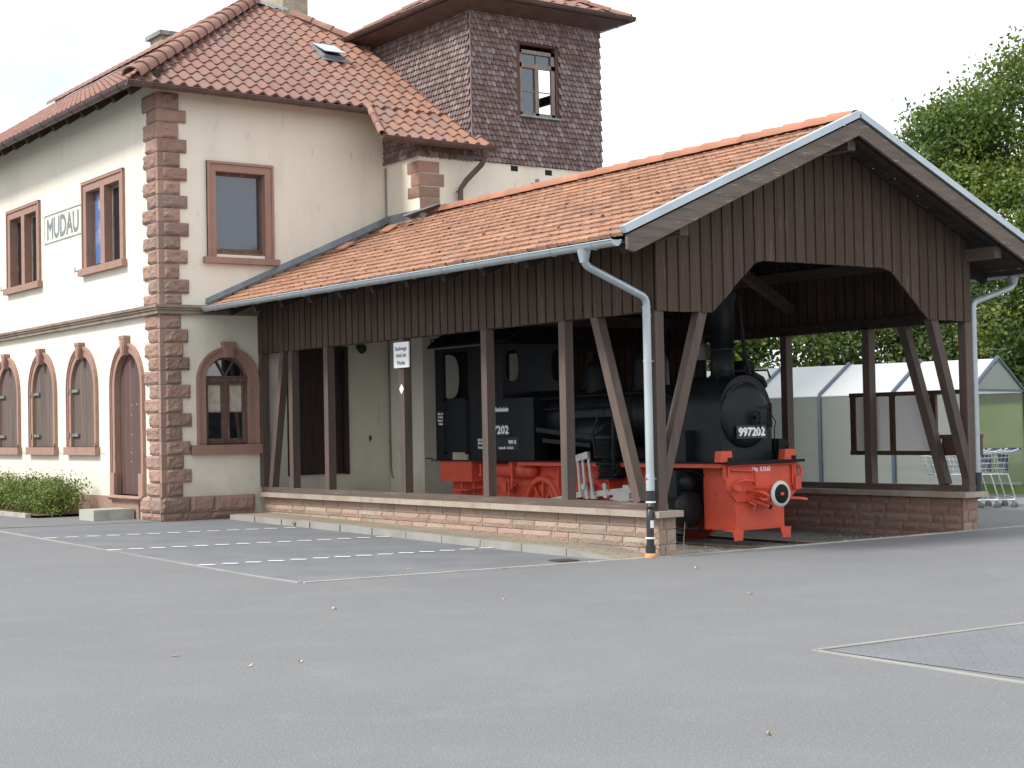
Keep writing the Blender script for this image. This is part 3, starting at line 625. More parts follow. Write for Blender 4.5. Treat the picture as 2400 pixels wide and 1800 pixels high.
# double windows upstairs
for i, y in enumerate(DBL_Y):
    c = U(y); o = (XL, 30, 0); u = Vector((0, -1, 0)); b = MB()
    z0, z1 = 4.71, 6.33
    b.prism(rect(c-1.03, c+1.03, 6.15, z1), o, u, Z, .032, .3); b.prism(rect(c-1.03, c+1.03, z1, z1+.012), o, u, Z, .06, .9)
    for (a, d) in ((-1.03, -.83), (-.10, .10), (.83, 1.03)): b.prism(rect(c+a, c+d, z0, 6.15), Vector(o)+Vector((.13, 0, 0)), u, Z, .162, .3)
    b.prism(rect(c-1.03, c-.985, z0, z1), Vector(o)-Vector((.032, 0, 0)), u, Z, .022, .5); b.prism(rect(c+.985, c+1.03, z0, z1), Vector(o)-Vector((.032, 0, 0)), u, Z, .022, .5)
    b.prism(rect(c-1.03, c+1.03, z1-.045, z1), Vector(o)-Vector((.033, 0, 0)), u, Z, .022, .5)
    b.prism(rect(c-.83, c+.83, 6.15-.001, 6.152), Vector(o)+Vector((.13, 0, 0)), u, Z, .13, .3)
    wn = part(b.build('window', M['sand_dress'], bld), ['twin-light stone window near the corner', 'twin-light stone window left of the name', 'twin-light stone window farther along'][i])
    sill(wn, o, u, c-1.10, c+1.10, 4.585, 4.71, .11)
    for s_ in (-1, 1):
        cc = c+s_*.465; b = MB()
        for (a, d, e, f) in ((-.36, -.31, 4.72, 6.14), (.31, .36, 4.72, 6.14), (-.31, .31, 4.72, 4.78), (-.31, .31, 6.09, 6.14)): b.prism(rect(cc+a, cc+d, e, f), (XL+.15, 30, 0), u, Z, .035)
        b.build('sash', M['greysash'] if s_ > 0 else M['sashwood'], wn)
        b = MB(); b.prism(rect(cc-.31, cc+.31, 4.78, 6.09), (XL+.145, 30, 0), u, Z, .008); pn = b.build('pane', M['glass'], wn)
        if i == 0 and s_ < 0:
            b = MB(); b.prism(rect(cc-.31, cc+.31, 4.80, 6.09), (XL+.140, 30, 0), u, Z, .013); part(b.build('poster', M['poster'], wn), 'blue picture behind the left light')
    b = MB(); b.tube([(XL-.02, y+1.17, 4.72), (XL-.07, y+1.25, 4.70), (XL-.07, y+1.36, 4.72)], .010, 5); b.tube([(XL-.07, y+1.33, 4.68), (XL-.07, y+1.33, 4.80)], .008, 5); b.build('shutter_hook', M['iron'], wn)
# arched window of the end wall
wn, o, u, c = reveal_arch(AX, False, .586, AHI, 1.40, AZS, 'window'); part(wn, 'round-arched window of the end wall')
keystone(wn, o, u, c, 2.90, 3.172)
sill(wn, o, u, -1.30, .03, 1.225, 1.395, .11)
b = MB(); q = .095
b.ring(arch(c, AHI, 1.41, AZS), arch(c, AHI-.045, 1.455, AZS), (0, YF+q+.03, 0), X, Z, .035)
b.prism(rect(c-AHI, c+AHI, 2.485, 2.565), (0, YF+q+.03, 0), X, Z, .06); b.prism(rect(c-AHI, c+AHI, 2.565, 2.585), (0, YF+q+.03, 0), X, Z, .085)
b.prism(rect(c-.035, c+.035, 1.45, 2.485), (0, YF+q+.03, 0), X, Z, .05)
for s_ in (-1, 1):
    m_ = c+s_*.2
    for (a, d, e, f) in ((-.165, -.125, 1.45, 2.48), (.125, .165, 1.45, 2.48), (-.125, .125, 1.45, 1.50), (-.125, .125, 2.43, 2.48), (-.125, .125, 1.945, 1.965)): b.prism(rect(m_+a, m_+d, e, f), (0, YF+q+.028, 0), X, Z, .03)
for s_ in (-1, 1): b.beam((c, YF+q+.012, 2.58), (c+s_*.20, YF+q+.012, 2.92), .028, .03, (0, 1, 0))
b.build('sash', M['sashwood'], wn)
b = MB(); b.prism(arch(c, AHI-.02, 1.46, AZS), (0, YF+q+.04, 0), X, Z, .006); b.build('pane', M['glass'], wn)
b = MB()
for s_ in (-1, 1): b.prism(rect(c+s_*.2-.12, c+s_*.2+.12, 1.965, 2.43), (0, YF+q+.033, 0), X, Z, .003)
part(b.build('curtain', M['curtain'], wn), 'half curtains in the upper panes')
# square window above it
b = MB()
for (a, d, e, f, dp, rr) in ((-.941, .329, 6.14, 6.313, .035, .3), (-.941, -.775, 4.64, 6.14, .035, .3), (.165, .329, 4.64, 6.14, .035, .3), (-.941, .329, 6.27, 6.313, .06, .5), (-.941, -.90, 4.64, 6.27, .06, .5), (.288, .329, 4.64, 6.27, .06, .5)): b.prism(rect(a, d, e, f), (0, YF, 0), X, Z, dp, rr)
b.ring(rect(-.80, .19, 4.70, 6.165), rect(-.775, .165, 4.72, 6.14), (0, YF+.14, 0), X, Z, .14, .3)
wn = part(b.build('window', M['sand_dress'], bld), 'square upper window of the end wall')
sill(wn, (0, YF, 0), X, -1.02, .41, 4.535, 4.64, .11)
b = MB(); b.ring(rect(-.775, .165, 4.72, 6.14), rect(-.73, .12, 4.81, 6.09), (0, YF+.15, 0), X, Z, .03); b.build('sash', M['sashwood'], wn)
b = MB(); b.prism(rect(-.73, .12, 4.81, 6.09), (0, YF+.145, 0), X, Z, .004); b.build('pane', M['glass_blue'], wn)
# old goods door in the end wall (inside the shed)
b = MB(); b.ring(rect(.545, 1.785, .80, 3.12), rect(.62, 1.71, .80, 3.05), (0, YF+.05, 0), X, Z, .08)
b.prism(rect(.62, 1.71, .81, 3.05), (0, YF+.12, 0), X, Z, .03)
dd = part(b.build('door', M['olddoor'], bld), 'tall dark brown goods door under the shed roof')
for (a, d, e, f) in ((.70, 1.12, 1.0, 1.75), (1.21, 1.63, 1.0, 1.75), (.70, 1.12, 1.9, 2.85), (1.21, 1.63, 1.9, 2.85)):
    b = MB(); b.ring(rect(a, d, e, f), rect(a+.035, d-.035, e+.035, f-.035), (0, YF+.09, 0), X, Z, .012); b.build('door_panel', M['olddoor'], dd)
b = MB(); b.lathe((2.02, YF, 3.12), (0, -1, -.3), [(.05, 0), (.06, .05), (.09, .16), (.085, .165)], 14); part(b.build('lamp', M['iron'], bld), 'small dark lamp on the wall under the shed roof')
b = MB(); b.tube([(XW-.02, YF-.03, .85), (XW-.02, YF-.03, 6.45)], .016, 6); b.tube([(XW-.02, YF-.03, .86), (XW+.0, YF-.08, .72), (XW+.06, YF-.2, .60), (XW+.08, YF-.25, .45)], .022, 6); part(b.build('conduit', M['kerb_white'], bld), 'thin pale conduit in the wall corner')
b = MB()
for (xx, zz, s_) in ((2.24, 1.45, .05), (2.66, 1.40, .03), (2.75, 1.62, .04)):
    b.add([(xx+s_*math.cos(t/10*6.283)*.7, YF-.004 if xx < 2.66 else YF-.004, zz+s_*math.sin(t/10*6.283)*(1 if t % 10 != 7 else 2)) for t in range(10)], [tuple(range(10))])
b.build('paint_dab', M['green_paint'], bld)

# ------------------------------------------------------------------ tiled roofs
def tiles(b, o, a, up, n, S, T, tw, th, prof, lift=.035, amp=.03, half=False, jit=0):
    o = Vector(o); a = Vector(a).normalized(); up = Vector(up).normalized(); n = Vector(n).normalized()
    nr = int(math.ceil(T/th)); nc = int(math.ceil(S/tw))+1
    if prof == 'pan':
        K = [(0, 0), (.17, -.85), (.34, -1), (.5, -.55), (.66, .55), (.82, 1), (.94, .55)]
    else: K = [(0, .0), (.05, .55), (.14, .55), (.2, 0), (.5, .18), (.8, 0), (.86, .0), (.97, -.1)]
    for r in range(nr):
        sh = (tw/2 if half and r % 2 else 0)-tw
        t0 = r*th; t1 = min((r+1)*th, T)
        for ci in range(nc+1):
            rr = rng.random(); j = rng.gauss(0, 1)*jit; tilt = rng.gauss(0, 1)*jit
            xs = [sh+ci*tw+k[0]*tw for k in K]+[sh+(ci+1)*tw-.0005]; hs = [k[1]*amp for k in K]+[K[0][1]*amp]
            if xs[-1] < 0 or xs[0] > S: continue
            xs = [min(max(x, 0), S) for x in xs]
            m = len(xs)
            lo_ = [o+a*x+up*(t0-.0-j*.4)+n*(h+lift+j*.35+tilt*(i/m-.5)*.5) for i, (x, h) in enumerate(zip(xs, hs))]
            hi_ = [o+a*x+up*(t1+.03)+n*(h+.004) for x, h in zip(xs, hs)]
            dn = [o+a*x+up*(t0+.004-j*.4)+n*(h-.012) for x, h in zip(xs, hs)]
            b.add(lo_+hi_, [(i, i+1, m+i+1, m+i) for i in range(m-1)], rr, [(x, t0) for x in xs]+[(x, t1) for x in xs], smooth=True)
            b.add(dn+lo_, [(i, i+1, m+i+1, m+i) for i in range(m-1)], rr, [(x, t0) for x in xs]*2)
SL = .66; GX, GY, GZ, DD = -2.45, 10.29, 7.47, 4.52
ang = math.atan(SL); upv = Vector((0, math.cos(ang), math.sin(ang))); nv = Vector((0, -math.sin(ang), math.cos(ang)))
XR = GX+2*DD
hipL = ((GX, GY, 0), Vector((-1, 1, 0)))              # keep y-GY < x-GX
hipR = ((XR, GY, 0), Vector((1, 1, 0)))
b = MB(); tiles(b, (GX, GY, GZ), X, upv, nv, 2*DD, DD/math.cos(ang), .246, .328, 'pan', .036, .034)
roof = b.build('roof', M['tile'], bld, [hipL, hipR])
part(roof, 'tiled hip roof, redder tiles beside the tower')
# the lower apron over the wing
b = MB(); ap = Vector((0, YW-.35, GZ-SL*(GY-YW+.35))); tiles(b, (1.55, ap.y, ap.z), X, upv, nv, 2.45, (GY-ap.y)/math.cos(ang)+.05, .246, .328, 'pan', .036, .034)
p0 = Vector((2.12, GY, 0)); p1 = Vector((1.72, ap.y, 0)); dv = p1-p0
for i in range(len(b.uv)): b.uv[i] = [(p[0]+4.0, p[1]) for p in b.uv[i]] if b.uv[i] else None
b.build('roof', M['tile'], bld, [(p0, Vector((-abs(dv.y), dv.x if False else -dv.x, 0)) if False else Vector((-1.11, .40, 0))), ((0, GY-.002, 0), (0, 1, 0))])
# long side slope (mostly edge-on from here), its far slope and the underside boards
uL = Vector((math.cos(ang), 0, math.sin(ang))); nL = Vector((-math.sin(ang), 0, math.cos(ang)))
b = MB(); tiles(b, (GX, 27, GZ), (0, -1, 0), uL, nL, 27-GY, DD/math.cos(ang), .246, .328, 'pan', .036, .034)
b.build('roof', M['tile_hip'], bld, [((GX, GY, 0), Vector((1, -1, 0)))])
b = MB(); AP = Vector((GX+DD, GY+DD, GZ+SL*DD))
b.add([(XR, GY, GZ), (XR, 27, GZ), (AP.x, 27, AP.z), tuple(AP)], [(0, 1, 2, 3)]); b.build('roof', M['tile_hip'], bld)
b = MB(); k = .075
b.add([(GX+.02, GY+.02, GZ-k), (XR, GY+.02, GZ-k), (AP.x, AP.y, AP.z-k), (GX+.02, 27, GZ-k), (AP.x, 27, AP.z-k)], [(0, 2, 1), (0, 3, 4, 2)])
b.add([(1.75, ap.y+.02, ap.z-k), (4.0, ap.y+.02, ap.z-k), (4.0, GY+.02, GZ-k), (2.1, GY+.02, GZ-k)], [(0, 1, 2, 3)])
for j in range(22):
    y = 10.6+j*.75; b.beam((XL+.05, y, GZ+.30), (GX+.10, y, GZ-.13), .10, .12)
b.build('eaves_board', M['darkwood'], bld)
# hip and ridge caps
def caps(b, p, q, r, L=.42, sag=0):
    p = Vector(p); q = Vector(q); d = q-p; n = int(d.length/L); d = d/n; a = d.cross(Z).normalized(); u_ = a.cross(d).normalized()
    for i in range(n):
        rr = rng.random(); p0 = p+d*(i-.06); p1 = p+d*(i+1); vs = []
        for (c, r_) in ((p0, r*1.12), (p1, r*.92)):
            for k in range(9):
                t = math.pi*k/8; vs.append(c+a*math.cos(t)*r_+u_*(math.sin(t)*r_*.95-.02))
        b.add(vs, [(k, k+1, 9+k+1, 9+k) for k in range(8)], rr, smooth=True)
        vs2 = []
        for r_ in (r*1.12, r*.98):
            for k in range(9):
                t = math.pi*k/8; vs2.append(p0+a*math.cos(t)*r_+u_*(math.sin(t)*r_*.95-.02))
        b.add(vs2, [(k, k+1, 9+k+1, 9+k) for k in range(8)], rr)
b = MB(); up_ = Vector((0, 0, .05))
caps(b, Vector((GX+.05, GY+.05, GZ+.05))+up_, AP+up_, .16); b.build('hip_tile', M['tile_hip'], bld)
b = MB(); b.beam(Vector((3.80, 13.07, GZ+SL*(13.07-GY)))-Z*.02, AP+Vector((.2, -.2, -.16))-Z*.02, .2, .12); caps(b, Vector((3.80, 13.07, GZ+SL*(13.07-GY)))+up_, AP+up_+Vector((.55, -.55, -.36)), .13)
b.build('hip_tile', M['tile_hip'], bld)
b = MB(); caps(b, (AP.x, 27, AP.z+.05), AP+up_, .15)
b.build('hip_tile', M['tile_hip'], bld)
b = MB(); caps(b, (1.70, ap.y, ap.z+.06), (2.10, GY, GZ+.03), .062, .37); b.build('verge_tile', M['tile_hip'], bld)
# gutters
def gutter(b, p, q, r, rings=0, half=True):
    p = Vector(p); q = Vector(q); d = (q-p).normalized(); a = d.cross(Z).normalized(); n = 10; vs = []
    for c in (p, q):
        for rr in (r, r-.006):
            for k in range(n+1):
                t = math.pi+math.pi*k/n; vs.append(c+a*math.cos(t)*rr+Z*math.sin(t)*rr)
    m = n+1
    fs = [(k, k+1, 2*m+k+1, 2*m+k) for k in range(n)]+[(m+k, 3*m+k, 3*m+k+1, m+k+1) for k in range(n)]
    b.add(vs, fs, smooth=True)
    for c in (p, q): b.add([c+a*math.cos(math.pi+math.pi*k/n)*r+Z*math.sin(math.pi+math.pi*k/n)*r for k in range(m)], [tuple(range(m))])
    for s_ in (-1, 1): b.tube([p+a*s_*r, q+a*s_*r], .010, 6)
    L = (q-p).length
    for i in range(rings):
        c = p+d*(L*(i+.5)/rings)
        pts = [c+a*math.cos(math.pi+math.pi*k/8)*(r+.004)+Z*math.sin(math.pi+math.pi*k/8)*(r+.004) for k in range(9)]
        b.tube(pts, .008, 5)
b = MB(); gutter(b, (GX-.03, GY-.06, GZ-.03), (GX-.03, 27, GZ-.03), .085, 22); gutter(b, (GX-.10, GY-.05, GZ-.03), (2.1, GY-.05, GZ-.06), .08, 5)
b.build('gutter', M['brown_metal'], bld)
b = MB(); gutter(b, (1.66, ap.y-.05, ap.z-.01), (4.05, ap.y-.05, ap.z-.02), .08, 3); b.build('gutter', M['brown_metal'], bld)
b = MB(); b.tube([(3.84, ap.y-.05, ap.z-.07), (3.84, ap.y-.05, ap.z-.22), (3.80, ap.y, ap.z-.34), (3.60, YW-.13, ap.z-.62), (3.50, YW-.09, ap.z-.78), (3.48, YW-.08, 4.6)], .05, 10)
for zz in (5.9, 5.55): b.lathe((3.48, YW-.08, zz), Z, [(.058, 0), (.058, .025)], 10)
b.lathe((3.84, ap.y-.05, ap.z-.24), Z, [(.05, 0), (.085, .16)], 12); b.build('downpipe', M['brown_metal'], bld)
# skylight
b = MB(); q = Vector((2.42, 12.42, GZ+SL*(12.42-GY)))
SKS = .8
T_ = Matrix.Translation(q) @ Matrix.Scale(.8, 4) @ Matrix.Translation(-q) @ Matrix((( 1, upv.x, nv.x, q.x), (0, upv.y, nv.y, q.y), (0, upv.z, nv.z, q.z), (0, 0, 0, 1)))
b = MB(T_); b.ring(rect(-.27, .27, -.34, .34), rect(-.22, .22, -.29, .29), (0, 0, .02), X, Y, .13); b.box(-.33, .33, -.44, -.34, .05, .075)
sk = b.build('skylight', M['lead'], bld)
b = MB(T_ @ Matrix.Translation((0, .34, .16)) @ Matrix.Rotation(R(-7), 4, 'X')); b.box(-.29, .29, -.72, 0, 0, .022); b.build('glazed_flap', mat('flap_glass', (.40, .50, .58), .2, metal=.4), sk)
b = MB(T_); b.box(-.22, .22, -.29, .29, .03, .04); b.build('opening', M['black_in'], sk)  # black board painted as the shade inside the open skylight
# chimneys
def chimney(x0, x1, y0, y1, z0, z1, capd, nm='chimney'):
    b = MB(); b.box(x0, x1, y0, y1, z0, z1); ch = b.build(nm, M['rough_render'], bld)
    if capd:
        b = MB(); b.box(x0-.09, x1+.09, y0-.09, y1+.09, z1, z1+.10); b.build('cap', M['cap'], ch)
    return ch
chimney(2.62, 3.20, 14.62, 15.6, 9.6, 12.2, True)
chimney(2.20, 2.92, 19.9, 20.6, 9.9, 10.88, True)
b = MB(); b.add([Vector((2.0, 14.72, 10.38))+nv*.10, Vector((2.65, 14.5, 10.24))+nv*.10, Vector((2.60, 14.38, 10.16))+nv*.09, Vector((1.95, 14.60, 10.30))+nv*.09], [(0, 1, 2, 3)]); b.build('flashing', M['lead'], bld)
# slate-topped vents on the long slope
for (yy, xx, L_) in ((21.5, 1.75, 1.5), (24.3, 1.95, 1.5), (18.2, 1.3, 1.2)):
    zz = GZ+SL*(xx-GX); b = MB(); b.beam((xx-.3, yy-L_/2, zz-.13), (xx-.3, yy+L_/2, zz-.13), .6, .04, (-.55, 0, .83)); b.build('roof_vent', M['cap'], bld)

# ------------------------------------------------------------------ tower with wood shingles
TX0, TX1, TY1, TZ0, TZ1 = 3.84, 6.885, 12.95, 6.52, 9.36
def shingles(b, o, u, n, L, z0, z1, skip=None, w_=.098, rh=.102):
    o = Vector(o); u = Vector(u); n = Vector(n); nr = int((z1-z0)/rh)+1
    for r in range(nr):
        zb = z0+r*rh; off = (w_/2 if r % 2 else 0)-w_*.5
        for i in range(int(L/w_)+2):
            a = off+i*w_; c = a+w_*.5
            if c < .0 or c > L: continue
            if skip and skip(c, zb): continue
            hw = w_*.47; rr = rng.random(); L2 = rng.uniform(-.006, .006)
            hh = min(.135, z1-zb+.02)
            pts = [(c-hw, zb+hh), (c-hw, zb+.04+L2)]+[(c+hw*math.cos(math.pi+math.pi*k/6), zb+.042+L2+.042*math.sin(math.pi+math.pi*k/6)) for k in range(1, 6)]+[(c+hw, zb+.04+L2), (c+hw, zb+hh)]
            pts = [(min(max(p[0], -.012), L+.012), p[1]) for p in pts]
            f = lambda p: .006+.038*(1-(p[1]-zb)/hh)
            A = [o+u*p[0]+Z*p[1]+n*f(p) for p in pts]; B = [p-n*.024 for p in A[1:-1]]
            k = len(A); b.add(A+B, [tuple(range(k))]+[(i+1, i+2, k+i+1, k+i) for i in range(k-3)], rr)
twx0, twx1, twz0, twz1 = 4.955, 5.80, 7.49, 8.84
b = MB()
b.panel(rect(TX0, TX1, TZ0, TZ1), [rect(twx0, twx1, twz0, twz1)], (0, YW, 0), X, Z, (0, .12, 0), .1)
b.panel(rect(0, TY1-YW, TZ0-.3, TZ1), [], (TX0, TY1, 0), (0, -1, 0), Z, (.1, 0, 0), .1)
b.panel(rect(0, TY1-YW, TZ0-.3, TZ1), [rect(.6, 2.9, 7.4, 9.1)], (TX1, YW, 0), (0, 1, 0), Z, (-.1, 0, 0), .1)
b.panel(rect(-TX1, -TX0, TZ0-.3, TZ1), [rect(-6.55, -5.35, 7.55, 9.10)], (0, TY1, 0), (-1, 0, 0), Z, (0, -.1, 0), .1)
tw = part(b.build('tower', M['shingle_dark'], bld), 'square tower clad in weathered round-ended wood shingles')
b = MB()
shingles(b, (TX0, YW, 0), X, (0, -1, 0), TX1-TX0, TZ0, TZ1, lambda c, z: twx0-.09 < c+TX0 < twx1+.07 and twz0-.11 < z < twz1-.03)
shingles(b, (TX0, TY1, 0), (0, -1, 0), (-1, 0, 0), TY1-YW, TZ0, TZ1, lambda c, z: z < GZ+SL*(TY1-c-GY)-.25)
shingles(b, (XW-.03, YW, 0), X, (0, -1, 0), TX0-XW+.03, 6.50, 6.80)
shingles(b, (XW-.02, YF, 0), (0, -1, 0), (-1, 0, 0), YF-YW, 6.50, 7.2, lambda c, z: z > GZ+SL*(YF-c-GY)-.26)
b.tube([(TX0-.02, YW-.02, TZ0), (TX0-.02, YW-.02, TZ1)], .016, 5)
b.build('shingle', M['shingle'], tw)
b = MB()
b.box(4.0, 6.8, 12.5, 12.58, 8.1, 8.24); b.box(5.98, 6.06, 12.52, 12.6, 7.2, 9.3); b.beam((5.0, 12.4, 9.25), (6.25, 12.4, 8.0), .08, .08, (0, 1, 0)); b.box(6.3, 6.42, 10.0, 12.5, 8.0, 8.15)
part(b.build('timber_frame', M['darkwood'], tw), 'bare timbers seen through the tower window')
b = MB()
z_ = [(twx0, twx0+.05, twz0, twz1-.10), (twx1-.10, twx1-.02, twz0, twz1-.10), (twx0, twx1, twz0, twz0+.06), (twx0, twx1-.02, twz1-.17, twz1-.10), (twx0, twx1-.02, 8.40, 8.49), (5.32, 5.40, twz0, 8.40)]
for q in z_: b.prism(rect(*q), (0, YW+.06, 0), X, Z, .05)
for q in ((5.355, 5.37, 8.49, 8.7), (twx0, 5.33, 7.95, 7.97), (5.39, twx1-.1, 7.95, 7.97)): b.prism(rect(*q), (0, YW+.05, 0), X, Z, .02)
twn = part(b.build('window', M['greysash'], bld), 'weathered wooden window of the tower')
b = MB(); b.box(twx0-.05, twx1+.06, YW-.09, YW+.05, twz0-.05, twz0-.015); b.build('sill', M['lead'], twn)
b = MB()
for q in ((5.0, 5.33, 7.54, 7.95), (5.0, 5.33, 7.97, 8.40), (5.0, 5.355, 8.49, 8.68), (5.37, 5.70, 8.49, 8.68)): b.prism(rect(*q), (0, YW+.055, 0), X, Z, .004)
b.build('pane', M['glass_blue'], twn)
# tower roof
EO = .43; ex0, ex1, ey0, ey1, ez = TX0-EO, TX1+EO, YW-EO, TY1+EO, 9.50
b = MB(); b.add([(ex0, ey0, 9.44), (ex1, ey0, 9.44), (ex1, ey1, 9.44), (ex0, ey1, 9.44), (TX0, YW, 9.30), (TX1, YW, 9.30), (TX1, TY1, 9.30), (TX0, TY1, 9.30)], [(0, 1, 5, 4), (1, 2, 6, 5), (2, 3, 7, 6), (3, 0, 4, 7)])
b.add([(ex0, ey0, 9.44), (ex1, ey0, 9.44), (ex1, ey1, 9.44), (ex0, ey1, 9.44)]+[(ex0, ey0, 9.50), (ex1, ey0, 9.50), (ex1, ey1, 9.50), (ex0, ey1, 9.50)], [(0, 1, 5, 4), (1, 2, 6, 5), (2, 3, 7, 6), (3, 0, 4, 7)])
part(b.build('tower_soffit', M['brown_metal'], bld), 'boxed brown eaves of the tower')
b = MB()
for (p, q) in (((ex0-.05, ey0-.06, 9.53), (ex1+.06, ey0-.06, 9.53)), ((ex0-.06, ey1, 9.53), (ex0-.06, ey0-.05, 9.53)), ((ex1+.06, ey0-.05, 9.53), (ex1+.06, ey1, 9.53))): gutter(b, p, q, .07, 4)
b.build('gutter', M['brown_metal'], bld)
cx_, cy_ = (ex0+ex1)/2, (ey0+ey1)/2; ht = 1.15; ap_ = Vector((cx_, cy_, ez+ht))
b = MB(); a1 = math.atan(ht/(cy_-ey0)); a2 = math.atan(ht/(cx_-ex0))
b1 = MB(); tiles(b1, (ex0, ey0, ez), X, (0, math.cos(a1), math.sin(a1)), (0, -math.sin(a1), math.cos(a1)), ex1-ex0, math.hypot(ht, cy_-ey0), .292, .365, 'pan', .03, .03)
s_ = (cy_-ey0)/(cx_-ex0)
b1.build('tower_roof', M['tile_hip'], bld, [((ex0, ey0, 0), Vector((-s_, 1, 0))), ((ex1, ey0, 0), Vector((s_, 1, 0)))])
b1 = MB(); tiles(b1, (ex0, ey1, ez), (0, -1, 0), (math.cos(a2), 0, math.sin(a2)), (-math.sin(a2), 0, math.cos(a2)), ey1-ey0, math.hypot(ht, cx_-ex0), .292, .365, 'pan', .03, .03)
b1.build('tower_roof', M['tile_hip'], bld, [((ex0, ey0, 0), Vector((1, -1/s_, 0))), ((ex0, ey1, 0), Vector((1, 1/s_, 0)))])
b1 = MB(); b1.add([(ex1, ey0, ez), (ex1, ey1, ez), tuple(ap_), (ex0, ey1, ez)], [(0, 1, 2), (1, 3, 2)]); caps(b1, (ex0, ey0, ez+.05), ap_+up_, .09); caps(b1, (ex1, ey0, ez+.05), ap_+up_, .09); caps(b1, (ex0, ey1, ez+.05), ap_+up_, .09)
b1.build('hip_tile', M['tile_hip'], bld)
# black blocks painted as shaded putlog holes, and bare patches on the wing wall
b = MB()
for (xx, zz, ww, hh) in ((4.70, 6.40, .16, .10), (5.50, 6.38, .16, .10)): b.box(xx, xx+ww, YW-.004, YW+.05, zz, zz+hh)
part(b.build('painted_hole', M['black_in'], bld), 'black blocks painted as shaded holes under the tower shingles')
b = MB(); b.rock((5.16, YW, 6.10), X, Z, (0, -1, 0), .2, .1, .004, .01, .03); b.rock((5.26, YW, 6.17), X, Z, (0, -1, 0), .10, .12, .004, .01, .03); part(b.build('bare_patch', M['sand'], bld), 'bare stone where the render fell off')

# painted station name
sg = empty('station_name_sign', (XL-.01, 15.42, 5.39), 'station name MUDAU painted in grey letters inside a thin grey border on the cream wall', 'sign')
b = MB(); b.ring(rect(U(16.46), U(14.39), 5.395, 5.977), rect(U(16.43), U(14.42), 5.43, 5.945), (XL, 30, 0), (0, -1, 0), Z, .003); b.build('border', M['sign_grey'], sg)
lettering('lettering', 'MUDAU', .575, M['sign_grey'], sg, (XL, 15.42, 5.687), (0, -1, 0), Z, width=1.74, bold=.0, heavy=.02)
# concrete door step
b = MB(); b.box(-2.60, -1.87, 11.83, 12.53, .05, .31); tag(b.build('door_step', M['concrete'], None), 'grey concrete block used as a step under the arched brown door', 'step')

# ------------------------------------------------------------------ open shed over the locomotive
W = 5.892; WC = W/2
RS = .4335; RZ = 5.50                       # roof slope, top of tiles at the ridge
def zr(x): return RZ-RS*abs(x-WC)
EX0, EX1, OV = -.985, W+.985, .64
shed = empty('train_shed', (WC, 5.0, 0), 'open timber engine shed with orange tiled gable roof, brown plank gable and low stone walls', 'shed')
# stone base walls
def ashlar(b, o, u, n, L, rows, wmin=.3, wmax=.75, d=.03, amp=.016):
    o = Vector(o); u = Vector(u)
    for (z0, z1) in rows:
        x = -rng.uniform(0, .2)
        while x < L:
            w_ = rng.uniform(wmin, wmax); a = max(x, 0); c = min(x+w_, L)
            if L-c < .12: c = L
            if c-a > .04: b.rock(o+u*(a+.006)+Z*z0, u, Z, n, c-a-.012, z1-z0-.010, d, amp, .05)
            x = c if c == L else x+w_
def stone_wall(x0, x1, inner_right, label):
    b = MB(); b.box(x0+.03, x1-.03, .03, 10.6 if x0 < 1 else 9.5, -.2, .475, .4)
    core = b.build('base_wall', M['mortar'], shed); part(core, label)
    return core
rowsL = [(-.02, .10), (.10, .225), (.225, .35), (.35, .475)]; rowsR = [(-.16, -.02), (-.02, .105), (.105, .23), (.23, .355), (.355, .475)]
cw = stone_wall(0, .27, False, 'low sandstone wall along the parking bays')
b = MB(); ashlar(b, (.03, 10.55, 0), (0, -1, 0), (-1, 0, 0), 10.52, rowsL); ashlar(b, (.0, .03, 0), X, (0, -1, 0), .27, [(-.06, .15), (.15, .33), (.33, .475)], .12, .2, .03, .02)
ashlar(b, (.24, .03, 0), (0, 1, 0), (1, 0, 0), 1.0, rowsL)
b.build('ashlar', M['wallstone'], cw)
b = MB()
for j in range(9):
    y0 = -.10+j*1.19; b.box(-.09, .30, y0, y0+1.184, .475, .55)
b.build('coping', M['coping'], cw)
cw = stone_wall(5.62, 5.95, True, 'low reddish sandstone wall on the far side of the engine')
b = MB(); ashlar(b, (5.65, 9.5, 0), (0, -1, 0), (-1, 0, 0), 9.45, rowsR, .2, .55); ashlar(b, (5.62, .03, 0), X, (0, -1, 0), .33, [(-.04, .13), (.13, .30), (.30, .475)], .12, .24); ashlar(b, (5.92, .03, 0), (0, 1, 0), (1, 0, 0), 9.4, rowsR)
b.build('ashlar', mat('red_wall_sandstone', (.30, .18, .145), .92, var=.10, rc=(.27, .21, .165), rlo=.5, rhi=.95, c2=(.235, .145, .12), ns=3, lo=.5, hi=.72, bump=1, bs=28, c3=((.17, .16, .11), 5, .64, .76)), cw)
b = MB()
for j in range(8):
    y0 = -.10+j*1.19; b.box(5.54, 6.04, y0, y0+1.184, .475, .55)
b.build('coping', M['coping'], cw)
